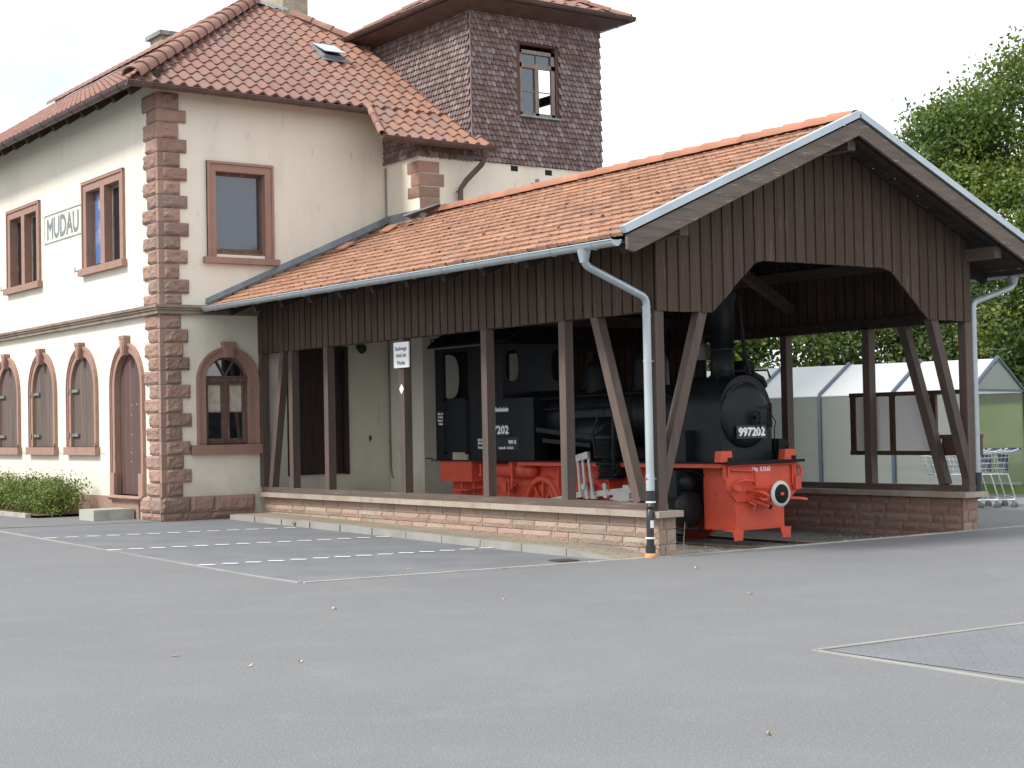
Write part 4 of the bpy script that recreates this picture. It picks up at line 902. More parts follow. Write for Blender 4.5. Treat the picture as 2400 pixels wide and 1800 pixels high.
# timber frame
PW = .135
XLP, XRP = .03+PW/2-.03, W-.03-PW/2+.03
def timber(name, p, q, w_=PW, h=PW, up=Z, m='post', label=None):
    b = MB(); b.beam(p, q, w_, h, up); o = b.build(name, M[m], shed)
    if label: part(o, label)
    return o
for x in (XLP, XRP):
    timber('sill_beam', (x, 0, .595), (x, 10.62 if x < 1 else 9.48, .595), PW+.02, .09, m='beam')
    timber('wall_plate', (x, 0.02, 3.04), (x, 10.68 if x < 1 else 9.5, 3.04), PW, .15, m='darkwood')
for y in (.0675, 1.873, 3.68, 5.886, 8.26, 9.505, 10.63):
    timber('post', (XLP, y, .64), (XLP, y, 2.99), up=Y)
for y in (.0675, 1.87, 3.60, 5.9, 8.2, 9.43): timber('post', (XRP, y, .64), (XRP, y, 2.99), up=Y)
timber('brace', (XLP, .42, .64), (XLP, 1.21, 3.0), PW, .127, X); timber('brace', (XLP, 10.32, .62), (XLP, 9.80, 3.0), PW, .127, X)
timber('brace', (XRP, .47, .64), (XRP, 1.19, 3.0), PW, .127, X); timber('brace', (XRP, 9.2, .62), (XRP, 8.6, 3.0), PW, .127, X)
timber('brace', (.06, .0675, .72), (.792, .0675, 3.0), PW, .127, Y); timber('brace', (W-.06, .0675, .72), (W-.792, .0675, 3.0), PW, .127, Y)
# roof structure
for y in (.10, 1.87, 3.6, 5.9, 8.2): timber('tie_beam', (.1, y, 3.30 if y > .2 else 3.86), (W-.1, y, 3.30 if y > .2 else 3.86), .12, .16, m='darkwood') if y in (.10, 8.2, 5.9) else None
timber('knee_brace', (4.0, 3.5, 4.35), (5.85, 3.5, 3.38), .13, .15, Y, 'beam'); timber('knee_brace', (W-4.0, 3.5, 4.35), (.05, 3.5, 3.38), .13, .15, Y, 'beam')
for k in range(12):
    y = -.5+k*.95
    for s_ in (-1, 1):
        xe = WC+s_*(WC+.90)
        if y > 9.4 and s_ > 0: continue
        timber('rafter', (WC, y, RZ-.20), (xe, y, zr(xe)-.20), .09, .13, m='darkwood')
for x in (.04, W-.04, WC):
    timber('purlin', (x, -.52, zr(x)-.34), (x, 9.45, zr(x)-.34), .14, .16, m='beam')
# underside boards
b = MB()
for s_ in (-1, 1):
    for k in range(26):
        a = k*3.93/26; c = a+3.93/26-.006; x0 = WC+s_*a; x1 = WC+s_*c; ye = 10.66 if s_ < 0 else 9.5
        v = [(x0, -OV+.02, zr(x0)-.13), (x1, -OV+.02, zr(x1)-.13), (x1, ye, zr(x1)-.13), (x0, ye, zr(x0)-.13)]
        b.add(v, [(0, 1, 2, 3)])
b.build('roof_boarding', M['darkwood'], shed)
# tiles
sa = math.atan(RS); ca, sa_ = math.cos(sa), math.sin(sa); TL = (WC+.985)/ca
b = MB(); tiles(b, (EX0, 10.66, zr(EX0)-.03), (0, -1, 0), (ca, 0, sa_), (-sa_, 0, ca), 10.66+OV-.02, TL, .205, .275, 'flat', .030, .014, True, .012)
rl = part(b.build('roof', M['tile_old'], shed, [((WC, 0, 0), (1, 0, 0))]), 'weathered orange tiled roof slope')
b = MB(); tiles(b, (EX1, -OV+.02, zr(EX1)-.03), (0, 1, 0), (-ca, 0, sa_), (sa_, 0, ca), 9.5+OV, TL, .205, .275, 'flat', .030, .014, True, .010)
b.build('roof', M['tile_old'], shed, [((WC, 0, 0), (-1, 0, 0))])
# a few displaced tiles and moss tufts
b = MB()
for i in range(26):
    y = rng.uniform(.5, 10.2); t = rng.uniform(.3, 3.6); x = EX0+t*ca; z = zr(EX0)-.03+t*sa_; r_ = rng.uniform(.012, .035)
    b.lathe((x-sa_*.03, y, z+ca*.035), (-sa_, 0, ca), [(r_, 0), (r_*.8, r_*.5), (.001, r_*.7)], 7)
tag(b.build('moss', mat('moss', (.045, .04, .022), .95, var=.4), rl), kind='stuff')
for (y, t, dx) in ((9.6, 3.2, .16), (9.25, 3.35, -.1), (9.9, 2.4, .1)):
    b = MB(); x = EX0+t*ca; z = zr(EX0)-.03+t*sa_+.075; b.beam((x, y, z), (x+.29, y+dx, z+.29*RS+.02), .2, .022); b.build('loose_tile', M['tile_ridge'], rl)
# ridge tiles
b = MB(); caps(b, (WC, 9.5, RZ+.0), (WC, -OV+.02, RZ+.0), .125, .40); b.build('ridge_tile', M['tile_ridge'], shed)
# verge: bargeboards with zinc capping
for s_ in (-1, 1):
    xe = WC+s_*(WC+.95); b = MB()
    P = [(WC, RZ-.045), (xe, zr(xe)-.045), (xe-s_*.0, zr(xe)-.21), (xe-s_*.10, zr(xe)-.24), (WC, RZ-.245)]
    if s_ > 0: P = P[::-1]
    b.prism(P, (0, -OV+.02, 0), X, Z, .045); b.build('bargeboard', M['barge'], shed)
    b = MB(); xe2 = WC+s_*(WC+1.0)
    d = Vector((xe2-WC, 0, zr(xe2)-RZ)); up = Vector((RS*s_, 0, 1)).normalized()
    b.beam(Vector((WC, -OV-.002, RZ+.03)), Vector((xe2, -OV-.002, zr(xe2)+.03)), .10, .085, up); b.build('verge_flashing', M['zinc'], shed)
# plank cladding
def planks(b, o, u, L, z0f, z1f, n, pitch=.186, wc=.146, t=.018, brk=0):
    o = Vector(o); u = Vector(u); n = Vector(n); k = int(round(L/pitch)); pt = L/k
    for i in range(k):
        a = i*pt; c = (i+1)*pt
        def quad(a, c, d0, d1, rr, zoff=0):
            za, zc = z0f(a)+zoff, z0f(c)+zoff; zA, zC = z1f(a), z1f(c)
            # break the top at the ridge
            mids = [q for q in (brk,) if a < q < c]
            xs = [a]+mids+[c]
            for x0, x1 in zip(xs, xs[1:]):
                p = [(x0, z0f(x0)+zoff), (x1, z0f(x1)+zoff), (x1, z1f(x1)), (x0, z1f(x0))]
                if p[2][1]-p[1][1] < .01 and p[3][1]-p[0][1] < .01: continue
                A = [o+u*q[0]+Z*q[1]+n*d1 for q in p]; B = [o+u*q[0]+Z*q[1]+n*d0 for q in p]
                b.add(A+B, [(0, 1, 2, 3), (0, 4, 5, 1), (1, 5, 6, 2), (3, 2, 6, 7), (0, 3, 7, 4)], rr)
        quad(a, c, -.012, .0, rng.random())
        g = (pt-wc)/2; quad(a+g, c-g, 0, t, rng.random(), rng.uniform(-.008, .008))
ZB = 2.967
def gb(x):
    a1, b1, zt = .926, 1.711, 3.652
    x = min(x, W-x)
    return ZB if x <= a1 else (zt if x >= b1 else ZB+(zt-ZB)*(x-a1)/(b1-a1))
b = MB(); planks(b, (0, .0, 0), X, W, gb, lambda x: zr(x)-.15, (0, -1, 0), brk=WC); b.build('gable_planking', M['board'], shed)
b = MB(); planks(b, (.0, 10.69, 0), (0, -1, 0), 10.69, lambda x: ZB, lambda x: zr(0)-.14, (-1, 0, 0), .197, .160); b.build('side_planking', M['board'], shed)
b = MB(); planks(b, (W, .0, 0), (0, 1, 0), 9.5, lambda x: ZB, lambda x: zr(W)-.14, (1, 0, 0), .197, .160); b.build('side_planking', M['board'], shed)
b = MB(); planks(b, (W-.01, 5.55, 0), (0, 1, 0), 3.95, lambda x: .64, lambda x: ZB+.01, (1, 0, 0), .197, .160); part(b.build('side_planking', M['board'], shed), 'boarding added at the rear of the far side to darken the background')  # added boards that keep the view behind the engine dark
# gutters and downpipes
b = MB(); gutter(b, (-1.06, -.60, 3.705), (-1.06, 10.55, 3.745), .072, 14); part(b.build('gutter', M['zinc'], shed), 'zinc gutter above the parking bays')
b = MB(); gutter(b, (W+1.06, 9.4, 3.745), (W+1.06, -.60, 3.705), .072, 12); part(b.build('gutter', M['zinc'], shed), 'zinc gutter of the far eaves')
def bend(pts, k=4):
    """round the corners of a pipe run."""
    P = [Vector(p) for p in pts]; o = [P[0]]
    for i in range(1, len(P)-1):
        a = P[i]+(P[i-1]-P[i]).normalized()*.09; c = P[i]+(P[i+1]-P[i]).normalized()*.09
        for j in range(k+1):
            t = j/k; o.append(a*(1-t)**2+P[i]*2*t*(1-t)+c*t*t)
    return o+[P[-1]]
dp = MB(); dp.tube(bend([(-1.05, .02, 3.66), (-1.05, .02, 3.48), (-.085, .05, 3.12), (-.085, .055, 2.86)]), .047, 12); dp.lathe((-1.05, .02, 3.50), Z, [(.05, 0), (.085, .15)], 12)
dpo = part(dp.build('downpipe', M['zinc'], shed), 'zinc downpipe elbow at the near corner')
b = MB(); b.tube([(-.085, .055, 3.0), (-.085, .056, 1.0)], .050, 14)
for zz in (3.0, 2.90, 2.35, .93): b.lathe((-.085, .055, zz), Z, [(.054, 0), (.054, .022)], 14)
b.tube([(-.085, .056, 1.0), (-.085, .056, .76)], .054, 14)
b.box(-.09, .03, .03, .08, 2.352, 2.362); b.box(-.09, .03, .03, .08, .935, .945); b.build('standpipe', M['zinc_pale'], dpo)
b = MB(); b.tube(bend([(-.085, .056, .78), (-.085, .056, .64), (-.15, .0, .52), (-.15, .0, .05)]), .046, 12); b.lathe((-.085, .056, .70), Z, [(.058, 0), (.058, .10)], 14); b.lathe((-.15, 0, .05), Z, [(.060, 0), (.060, .10)], 14)
b.build('drain_pipe', M['plastic_black'], dpo)
b = MB(); b.lathe((-.15, 0, .012), Z, [(.075, 0), (.075, .03), (.062, .045)], 14); b.build('drain_socket', M['plastic_orange'], dpo)
b = MB()
for (xx, yy, zz) in ((-.085, .056, .655), (-.15, 0, .23)): b.lathe((xx, yy, zz), Z, [(.060, 0), (.060, .018)], 14)
b.build('pipe_clip', M['white'], dpo)
b = MB(); b.box(-.185, -.135, -.050, -.047, .36, .45); b.build('sticker', M['white'], dpo)
b = MB(); b.tube(bend([(W+1.05, .06, 3.66), (W+1.05, .06, 3.50), (W+.07, .02, 3.24), (W+.07, .02, .72)]), .045, 12); b.lathe((W+1.05, .06, 3.52), Z, [(.048, 0), (.085, .14)], 12)
for zz in (2.4, 1.0): b.lathe((W+.07, .02, zz), Z, [(.052, 0), (.052, .02)], 12)
dpo = part(b.build('downpipe', M['zinc_pale'], shed), 'zinc downpipe at the far corner')
b = MB(); b.tube([(W+.07, .02, .80), (W+.07, .02, .45)], .05, 12); b.lathe((W+.07, .02, .74), Z, [(.058, 0), (.058, .08)], 12); b.build('drain_pipe', M['plastic_black'], dpo)
# flashings against the buildings
b = MB()
b.add([(EX0, YF-.012, zr(EX0)+.03), (XW, YF-.012, zr(XW)+.03), (XW, YF-.012, zr(XW)+.17), (EX0, YF-.012, zr(EX0)+.12)], [(0, 1, 2, 3)])
b.add([(XW-.012, YF, zr(XW)+.02), (XW-.012, YW-.05, zr(XW)+.02), (XW-.012, YW-.05, zr(XW)+.17), (XW-.012, YF, zr(XW)+.17)], [(0, 1, 2, 3)])
b.beam((XW-.1, YW+.25, zr(XW-.1)+.09), (WC+.02, YW-.30, RZ+.10), .45, .02); b.beam((EX0, YF-.06, zr(EX0)+.05), (XW, YF-.06, zr(XW)+.055), .12, .012)
b.build('flashing', M['lead'], shed)

# ------------------------------------------------------------------ signs on the shed
s1 = empty('direction_sign', (.0, 5.85, 2.53), 'white board reading Radwege rund um Mudau fixed high on a brown post', 'sign')
b = MB(); b.box(-.022, .0-.003, 5.635, 6.065, 2.525, 2.91); b.build('board', M['sign_white'], s1)
for (t, zz, wd) in (('Radwege', 2.805, .32), ('rund um', 2.715, .29), ('Mudau', 2.60, .22)): lettering('lettering', t, .085, M['sign_text'], s1, (-.0225, 5.85, zz), (0, -1, 0), Z, width=wd, extrude=.0008, heavy=.004)
b = MB(); b.prism([(0, 2.128), (.062, 2.203), (0, 2.278), (-.062, 2.203)], (-.001, 5.88, 0), (0, -1, 0), Z, .008); tag(b.build('trail_marker', M['sign_white'], None), 'small white diamond trail marker on the post under the white board', 'sign')

# ------------------------------------------------------------------ notice board outside the far posts
nb = empty('notice_board', (6.0, 1.2, 1.06), 'brown framed notice board with blank pale panels hung on the far posts', 'notice board')
b = MB(); b.box(5.97, 6.03, .02, 2.42, 1.945, 2.01); b.box(5.97, 6.03, .02, 2.42, 1.06, 1.125)
for y in (2.36, 1.575, .80, .10): b.box(5.975, 6.025, y-.05, y+.05, 1.125, 1.945)
b.build('frame', M['noticewood'], nb)
for (a, c) in ((1.63, 2.30), (.86, 1.52)):
    b = MB(); b.box(5.99, 6.01, a, c, 1.13, 1.94); b.build('panel', M['panel_grey'], nb)
b = MB(); b.box(5.94, 6.10, .02, .62, 1.06, 1.30); b.box(5.93, 6.12, .02, .66, 1.30, 1.36); tag(b.build('wooden_box', M['noticewood'], None), 'small brown wooden box fixed beside the notice board', 'box')

# ------------------------------------------------------------------ track
tr = empty('railway_track', (2.95, 3.0, -.1), 'rusty narrow-gauge track running out from under the locomotive', 'track')
for x in (2.43, 3.47):
    b = MB(); pr = [(-.05, -.2), (.05, -.2), (.05, -.19), (.009, -.18), (.009, -.105), (.03, -.098), (.03, -.072), (-.03, -.072), (-.03, -.098), (-.009, -.105), (-.009, -.18), (-.05, -.19)]
    b.prism(pr, (x, .02, .006), X, Z, -10.2); rr_ = b.build('rail', M['rail_rust'], tr)
    b = MB(); b.box(x-.024, x+.024, .05, 10.2, -.0675, -.0650); b.build('rail_head', M['rail_top'], rr_)
for j in range(15): b = MB(); b.box(2.0, 3.9, .35+j*.68, .57+j*.68, -.26, -.155); b.build('sleeper', M['sleeper'], tr)

# ------------------------------------------------------------------ steam locomotive
XC = 2.90; LX0, LX1 = 2.20, 3.60
loco = empty('steam_locomotive', (XC, 4.8, -.07), 'black and red narrow-gauge steam tank locomotive numbered 997202 standing under the shed roof', 'locomotive')
def P(name, mb, m, parent=None, label=None):
    o = mb.build(name, M[m], parent or loco)
    if label: part(o, label)
    return o
# frame, running board, beams
b = MB(); b.box(LX0-.03, LX1+.03, 1.12, 8.52, 1.045, 1.065); b.box(LX0-.03, LX1+.03, 1.11, 1.13, 1.035, 1.075); P('running_board', b, 'loco_dark')
b = MB()
for x in (LX0, LX1-.02): b.box(x, x+.02, 1.26, 6.0, .985, 1.043)
for x in (LX0-.02, LX1-.04): b.box(x, x+.06, 1.26, 6.0, .985, 1.0)
P('valance', b, 'loco_red')
b = MB()
for x in (2.47, 3.31): b.box(x, x+.025, 2.3, 8.3, .40, .98)
b.box(2.47, 3.33, 2.3, 2.33, .4, .98); b.box(2.3, 3.5, 2.6, 6.4, 1.0, 1.04)
for y in (3.72, 4.95): b.box(2.22, 2.47, y, y+.02, .62, 1.0)
P('frame_plate', b, 'loco_red')
bb = MB(); pl = [(2.205, 1.035), (2.205, .84), (2.235, .80), (2.245, .70), (2.42, .52), (3.40, .52), (3.60, .66), (3.60, 1.035)]
bb.prism(pl, (0, 1.25, 0), X, Z, .035); beam_ = P('buffer_beam', bb, 'loco_red')
b = MB(); b.box(2.425, 3.335, 1.245, 1.27, .13, .55); b.box(2.425, 2.445, 1.27, 1.88, .13, .97); b.box(3.315, 3.335, 1.27, 1.88, .13, .97); b.box(2.445, 3.315, 1.85, 1.88, .13, .97); b.box(2.445, 3.315, 1.27, 1.85, .13, .15)
b.box(2.418, 2.425, 1.70, 1.86, .28, .52); ap2 = P('front_apron', b, 'loco_red', None, 'riveted red apron tank below the buffer beam')
b = MB()
def rivets(b, pts, n):
    for p in pts: b.lathe(p, n, [(.011, 0), (.009, .006), (.001, .008)], 6)
rivets(b, [(2.46+i*.0455, 1.245, .16) for i in range(19)]+[(2.47, 1.245, .18+i*.05) for i in range(7)]+[(3.30, 1.245, .18+i*.06) for i in range(6)]+[(2.5+i*.06, 1.245, .50) for i in range(5)], (0, -1, 0))
rivets(b, [(2.425, 1.29+i*.05, .155) for i in range(12)]+[(2.425, 1.285, .18+i*.05) for i in range(7)]+[(2.425, 1.30+i*.05, .515) for i in range(9)]+[(2.425, 1.86, .2+i*.1) for i in range(7)], (-1, 0, 0))
tag(b.build('rivet', M['loco_red'], ap2), kind='stuff')
for s_, x in ((-1, 2.40), (1, 3.30)):
    b = MB(); pr = [(-.10, .14), (.10, .14), (.085, 0.0), (-.06, 0.0)]; b.prism([(p[0], p[1]) for p in pr], (x, 1.20, 0), X, Z, .02); b.box(x-.10, x+.10, 1.20, 1.35, .125, .14); P('rail_guard', b, 'loco_red')
# beam fittings
b = MB(); b.tube([(2.26, 1.19, .86), (2.26, 1.19, 1.005), (2.32, 1.19, 1.015), (3.42, 1.19, 1.015), (3.46, 1.19, .99), (3.46, 1.19, .72)], .016, 7); b.tube([(2.28, 1.18, .96), (2.72, 1.17, .935), (2.74, 1.17, .72)], .014, 7); P('beam_pipe', b, 'loco_red', beam_)
b = MB(); b.tube([(2.35, 1.16, .73), (2.35, 1.10, .80), (2.44, 1.08, .82), (2.62, 1.10, .80), (2.70, 1.16, .76)], .022, 8); b.lathe((2.36, 1.16, .72), (-.2, -1, -.5), [(.05, 0), (.05, .06), (.03, .09), (.03, .14)], 12); P('hose', b, 'loco_red', beam_)
b = MB(); b.tube([(3.50, 1.2, 1.0), (3.50, 1.18, .86)], .016, 7); b.box(3.47, 3.58, 1.14, 1.2, .66, .84); b.tube([(3.58, 1.18, .98), (3.62, 1.17, .93), (3.60, 1.17, .84)], .022, 8); P('valve', b, 'loco_red', beam_)
b = MB(); b.box(2.75, 3.10, .97, 1.22, .545, .70); b.tube([(XC+.03, 1.22, .62), (XC+.03, .90, .62)], .06, 12); P('drawgear_box', b, 'loco_red', beam_)
b = MB(); b.lathe((XC+.03, .90, .62), (0, -1, 0), [(.05, -.05), (.10, -.012), (.178, -.008), (.180, .004), (.174, .016), (.13, .024)], 40); bu = P('buffer', b, 'rod', None, 'central buffer with pale rim and dark face')
b = MB(); b.lathe((XC+.03, .876, .62), (0, -1, 0), [(.131, 0), (.125, .006), (.03, .012), (.001, .012)], 40); P('buffer_face', b, 'loco_dark', bu)
b = MB(); b.box(XC, XC+.06, .860, .866, .602, .640); P('buffer_slot', b, 'loco_red', bu)
b = MB(); b.tube([(2.62, 1.2, .66), (2.62, 1.02, .66), (2.66, .95, .645), (2.74, .93, .60), (2.74, .95, .55), (2.67, .98, .545), (2.64, 1.0, .58)], [.022, .022, .026, .03, .028, .022, .012], 9); P('coupling_hook', b, 'loco_red', beam_)
b = MB(); b.tube([(2.70, 1.2, .52), (2.72, 1.08, .50), (2.82, 1.0, .45)], .03, 9); b.tube([(2.62, 1.2, .52), (2.68, 1.12, .47), (2.66, 1.15, .40)], .018, 7); P('brake_hose', b, 'loco_red', beam_)
b = MB(); b.lathe((2.82, 1.0, .45), (.55, -.6, -.35), [(.034, 0), (.034, .03), (.02, .035)], 10); P('hose_end', b, 'loco_dark', beam_)
b = MB(); b.tube([(3.08, 1.2, .72), (3.10, 1.1, .62), (3.05, 1.05, .55), (2.95, 1.05, .50)], .014, 7); b.tube([(3.3, 1.18, .54), (3.5, 1.12, .53), (3.64, 1.1, .51)], .022, 8); P('coupling_lever', b, 'loco_red', beam_)
b = MB()
for k in range(7): b.tube([(3.14+.02*math.sin(k), 1.18, .76-k*.035), (3.14, 1.16, .735-k*.035)], .014, 6)
P('safety_chain', b, 'loco_red', beam_)
b = MB(); rivets(b, [(2.45+.04*(i % 3), 1.215, .55+.06*i) for i in range(5)]+[(2.62, 1.215, .88), (2.9, 1.215, .90), (3.2, 1.215, .88), (3.35, 1.215, .75), (2.75, 1.215, .80)], (0, -1, 0)); tag(b.build('rivet', M['loco_red'], beam_), kind='stuff')
lettering('lettering', 'Unt.  0.10.63', .085, M['white'], beam_, (2.888, 1.2145, .957), X, Z, width=.335, heavy=.0035)
for x in (2.245, 3.45):
    b = MB(); b.prism([(-.115, 1.065), (.115, 1.065), (.095, 1.215), (-.095, 1.215)], (x, 1.33, 0), X, Z, .12); o = P('lamp_bracket', b, 'loco_red')
    b = MB(); b.box(x+.02, x+.10, 1.20, 1.212, 1.066, 1.125); P('bracket_slot', b, 'loco_dark', o)
# smokebox
b = MB(); r_ = .482; zc = 1.77; prof = [(XC-r_, 1.066), (XC+r_, 1.066), (XC+r_, zc)]+[(XC+r_*math.cos(math.pi*k/28), zc+r_*math.sin(math.pi*k/28)) for k in range(1, 28)]+[(XC-r_, zc)]
b.prism(prof, (0, 2.55, 0), X, Z, 1.05); rivets(b, [(XC+(r_-.03)*math.cos(math.pi*k/18), 1.50, zc+(r_-.03)*math.sin(math.pi*k/18)) for k in range(19)]+[(XC-.42+i*.07, 1.50, 1.10) for i in range(13)], (0, -1, 0))
P('smokebox', b, 'loco_black')
b = MB(); b.box(LX0+.06, XC-r_-.0, 2.05, 2.62, 1.066, 1.50); P('slide_valve_cover', b, 'loco_black')
b = MB(); dz = 1.70; b.lathe((XC-.03, 1.50, dz), (0, -1, 0), [(.455, 0), (.455, .018), (.43, .028), (.425, .034), (.36, .06), (.22, .082), (.001, .09)], 48); dor = P('smokebox_door', b, 'loco_black')
b = MB(); b.tube([(XC-.03+.44*math.cos(a), 1.482, dz+.44*math.sin(a)) for a in [R(95+6*k) for k in range(9)]], .006, 5); P('door_rim', b, 'rod', dor, 'pale arc on the upper left edge of the smokebox door')  # short pale arc along the upper left of the rim
b = MB(); hc = Vector((2.95, 1.36, 1.665)); b.tube([hc+Vector((.085*math.cos(t), 0, .085*math.sin(t))) for t in [2*math.pi*k/20 for k in range(21)]], .012, 7)
for k in range(3): t = k*2.09+.4; b.beam(hc, hc+Vector((.08*math.cos(t), 0, .08*math.sin(t))), .02, .012, (0, 1, 0))
b.tube([hc+Vector((0, .08, 0)), hc-Vector((0, .03, 0))], .022, 8); b.beam(hc+Vector((.05, -.02, 0)), hc+Vector((.07, -.02, -.17)), .02, .012, (0, 1, 0)); P('handwheel', b, 'loco_dark', dor)
b = MB()
for zz in (1.80, 1.58): b.beam((3.05, 1.425, zz), (3.36, 1.47, zz), .018, .04, (0, 1, 0))
b.tube([(3.335, 1.46, 1.52), (3.335, 1.46, 1.86)], .018, 8); P('door_hinge', b, 'loco_dark', dor)
b = MB(); b.box(2.61, 3.172, 1.385, 1.40, 1.375, 1.555); np_ = P('number_plate', b, 'plate_black')
lettering('numerals', '997202', .155, M['white'], np_, (2.893, 1.3845, 1.467), X, Z, width=.49, heavy=.0085)
# chimney, bell, pipes
b = MB(); b.lathe((XC, 1.95, 2.16), Z, [(.27, 0), (.22, .05), (.17, .12), (.162, .45), (.178, .455), (.178, .49), (.165, .495), (.185, 1.15), (.215, 1.2), (.215, 1.28)], 28); P('chimney', b, 'loco_black')
b = MB(); b.tube(bend([(2.93, 1.62, 3.35), (2.98, 1.61, 2.75), (3.03, 1.60, 2.42), (3.10, 1.60, 2.26)]), .028, 8); b.tube([(2.55, 1.70, 2.20), (2.62, 1.66, 2.31), (3.45, 1.62, 2.33), (3.50, 1.62, 2.22)], .016, 6); b.tube([(3.12, 1.60, 2.28), (3.33, 1.62, 2.20), (3.42, 1.66, 2.10)], .05, 8); b.lathe((3.28, 1.8, 2.36), Y, [(.10, 0), (.12, .03), (.12, .3), (.09, .33)], 14)
b.tube([(3.42, 1.62, 1.95), (3.44, 1.55, 1.7), (3.47, 1.5, 1.60), (3.44, 1.5, 1.5), (3.44, 1.5, 1.2)], .008, 5); P('pipework', b, 'loco_dark')
b = MB(); b.box(3.47, 3.60, 1.45, 1.62, 1.07, 1.36); b.lathe((3.61, 1.50, 1.27), X, [(.05, 0), (.06, .05), (.055, .06)], 10); P('lubricator', b, 'loco_dark')
b = MB(); b.lathe((XC-.02, 2.36, 2.50), Z, [(.175, 0), (.172, .015), (.150, .07), (.135, .15), (.115, .21), (.07, .25), (.03, .27), (.02, .33), (.001, .34)], 24); P('bell', b, 'brass_old')
b = MB(); b.tube([(XC-.02, 2.36, 2.2), (XC-.02, 2.36, 2.5)], .06, 10); b.beam((XC-.22, 2.36, 2.2), (XC-.22, 2.36, 2.84), .03, .05, (0, 1, 0)); b.beam((XC+.18, 2.36, 2.2), (XC+.18, 2.36, 2.84), .03, .05, (0, 1, 0)); b.beam((XC-.23, 2.36, 2.84), (XC+.19, 2.36, 2.84), .03, .03); P('bell_bracket', b, 'loco_dark')
# boiler and domes
b = MB(); b.lathe((XC, 2.55, 1.72), Y, [(.455, 0), (.455, 3.85)], 32)
for y in (3.3, 4.1, 4.9): b.lathe((XC, y, 1.72), Y, [(.462, 0), (.462, .04)], 32)
P('boiler', b, 'loco_black')
b = MB(); b.lathe((XC, 3.5, 2.10), Z, [(.30, 0), (.27, .08), (.26, .42), (.22, .55), (.12, .64), (.001, .67)], 24); P('steam_dome', b, 'loco_black')
b = MB(); b.lathe((XC, 4.7, 2.10), Z, [(.26, 0), (.24, .06), (.24, .38), (.19, .47), (.001, .52)], 24); P('sand_dome', b, 'loco_black')
b = MB(); b.tube(bend([(LX0+.12, 5.5, 2.02), (LX0+.2, 4.6, 2.05), (LX0+.2, 2.7, 2.06), (LX0+.22, 2.5, 1.96)]), .015, 6); b.tube(bend([(LX0+.16, 5.5, 1.86), (LX0+.16, 3.6, 1.9), (LX0+.08, 3.55, 1.5)]), .018, 6); b.tube(bend([(LX0+.3, 3.5, 2.2), (LX0+.1, 3.3, 1.9), (LX0+.05, 3.2, 1.3)]), .02, 6); P('pipework', b, 'loco_dark')
b = MB(); b.lathe((LX0+.22, 4.2, 1.48), Y, [(.20, -.55), (.24, -.5), (.24, .5), (.20, .55)], 20); P('main_reservoir', b, 'loco_black', None, 'round black reservoir beside the boiler')
# side tank, cab
b = MB(); b.box(LX0+.02, XC-.40, 5.57, 6.399, 1.066, 2.06); b.box(XC+.40, LX1-.02, 3.2, 6.399, 1.066, 2.06); b.box(LX0+.012, LX0+.0195, 5.60, 6.39, 2.035, 2.058); P('side_tank', b, 'loco_black')
cb = MB(); xl = LX0+.02
cb.panel([(-8.42, 1.066), (-6.40, 1.066), (-6.40, 2.95), (-8.42, 2.95)], [[(-8.10, 2.12), (-7.42, 2.12), (-7.42, 2.86), (-8.10, 2.86)]], (xl, 0, 0), (0, -1, 0), Z, (.02, 0, 0)) if False else cb.panel(rect(-8.42, -6.40, 1.066, 2.95), [rect(-8.10, -7.42, 2.12, 2.86)], (xl, 0, 0), (0, -1, 0) if False else Vector((0, 1, 0)), Z, (.02, 0, 0)) if False else None
def yv(y): return 9-y
cb.panel(rect(yv(8.42), yv(6.40), 1.066, 2.95), [rect(yv(8.12), yv(7.40), 2.10, 2.88)], (xl, 9, 0), (0, -1, 0), Z, (.025, 0, 0))
cb.panel(rect(6.40, 8.42, 1.066, 2.95), [rect(7.40, 8.12, 2.10, 2.88)], (LX1-.02, 0, 0), Y, Z, (-.025, 0, 0))
ov = lambda cx, cz, a, c, n=20: [(cx+a*math.copysign(abs(math.cos(2*math.pi*k/n))**.7, math.cos(2*math.pi*k/n)), cz+c*math.copysign(abs(math.sin(2*math.pi*k/n))**.7, math.sin(2*math.pi*k/n))) for k in range(n)]
cb.panel(rect(xl, LX1-.02, 1.066, 2.95), [ov(2.42, 2.60, .13, .26), ov(3.34, 2.60, .13, .26)], (0, 6.40, 0), X, Z, (0, .02, 0))
cb.panel(rect(-LX1+.02, -xl, 1.066, 2.95), [ov(-2.50, 2.49, .21, .38), ov(-3.32, 2.49, .21, .38)], (0, 8.42, 0), (-1, 0, 0), Z, (0, -.02, 0))
cab = P('cab', cb, 'loco_black')
b = MB(); n = 14; pts = [(XC+(LX1-LX0)/2*1.06*math.sin(R(-50)+R(100)*k/n)/math.sin(R(50)), 2.97+.30*(math.cos(R(-50)+R(100)*k/n)-math.cos(R(50)))/(1-math.cos(R(50)))) for k in range(n+1)]
b.prism(pts+[(p[0], p[1]+.035) for p in reversed(pts)], (0, 8.56, 0), X, Z, 2.45); b.box(XC-.30, XC+.30, 6.5, 7.6, 3.22, 3.36); P('cab_roof', b, 'loco_dark')
b = MB(); b.tube([(LX0-.02, 8.45, 3.05), (LX0-.05, 8.42, 3.12), (LX0+.03, 8.36, 3.13)], .012, 5); P('lamp_hook', b, 'loco_dark')
b = MB(); b.box(xl-.008, xl, 7.42, 8.06, 1.20, 2.10); P('cab_door', b, 'loco_black', cab)
for y in (8.09, 7.41):
    b = MB(); b.tube([(xl-.05, y, 1.16), (xl-.05, y, 2.13 if y < 8 else 2.9)], .014, 8)
    for zz in (1.18, 2.08): b.lathe((xl, y, zz), (-1, 0, 0), [(.016, 0), (.012, .05), (.024, .055), (.018, .075)], 8)
    P('handrail', b, 'loco_dark')
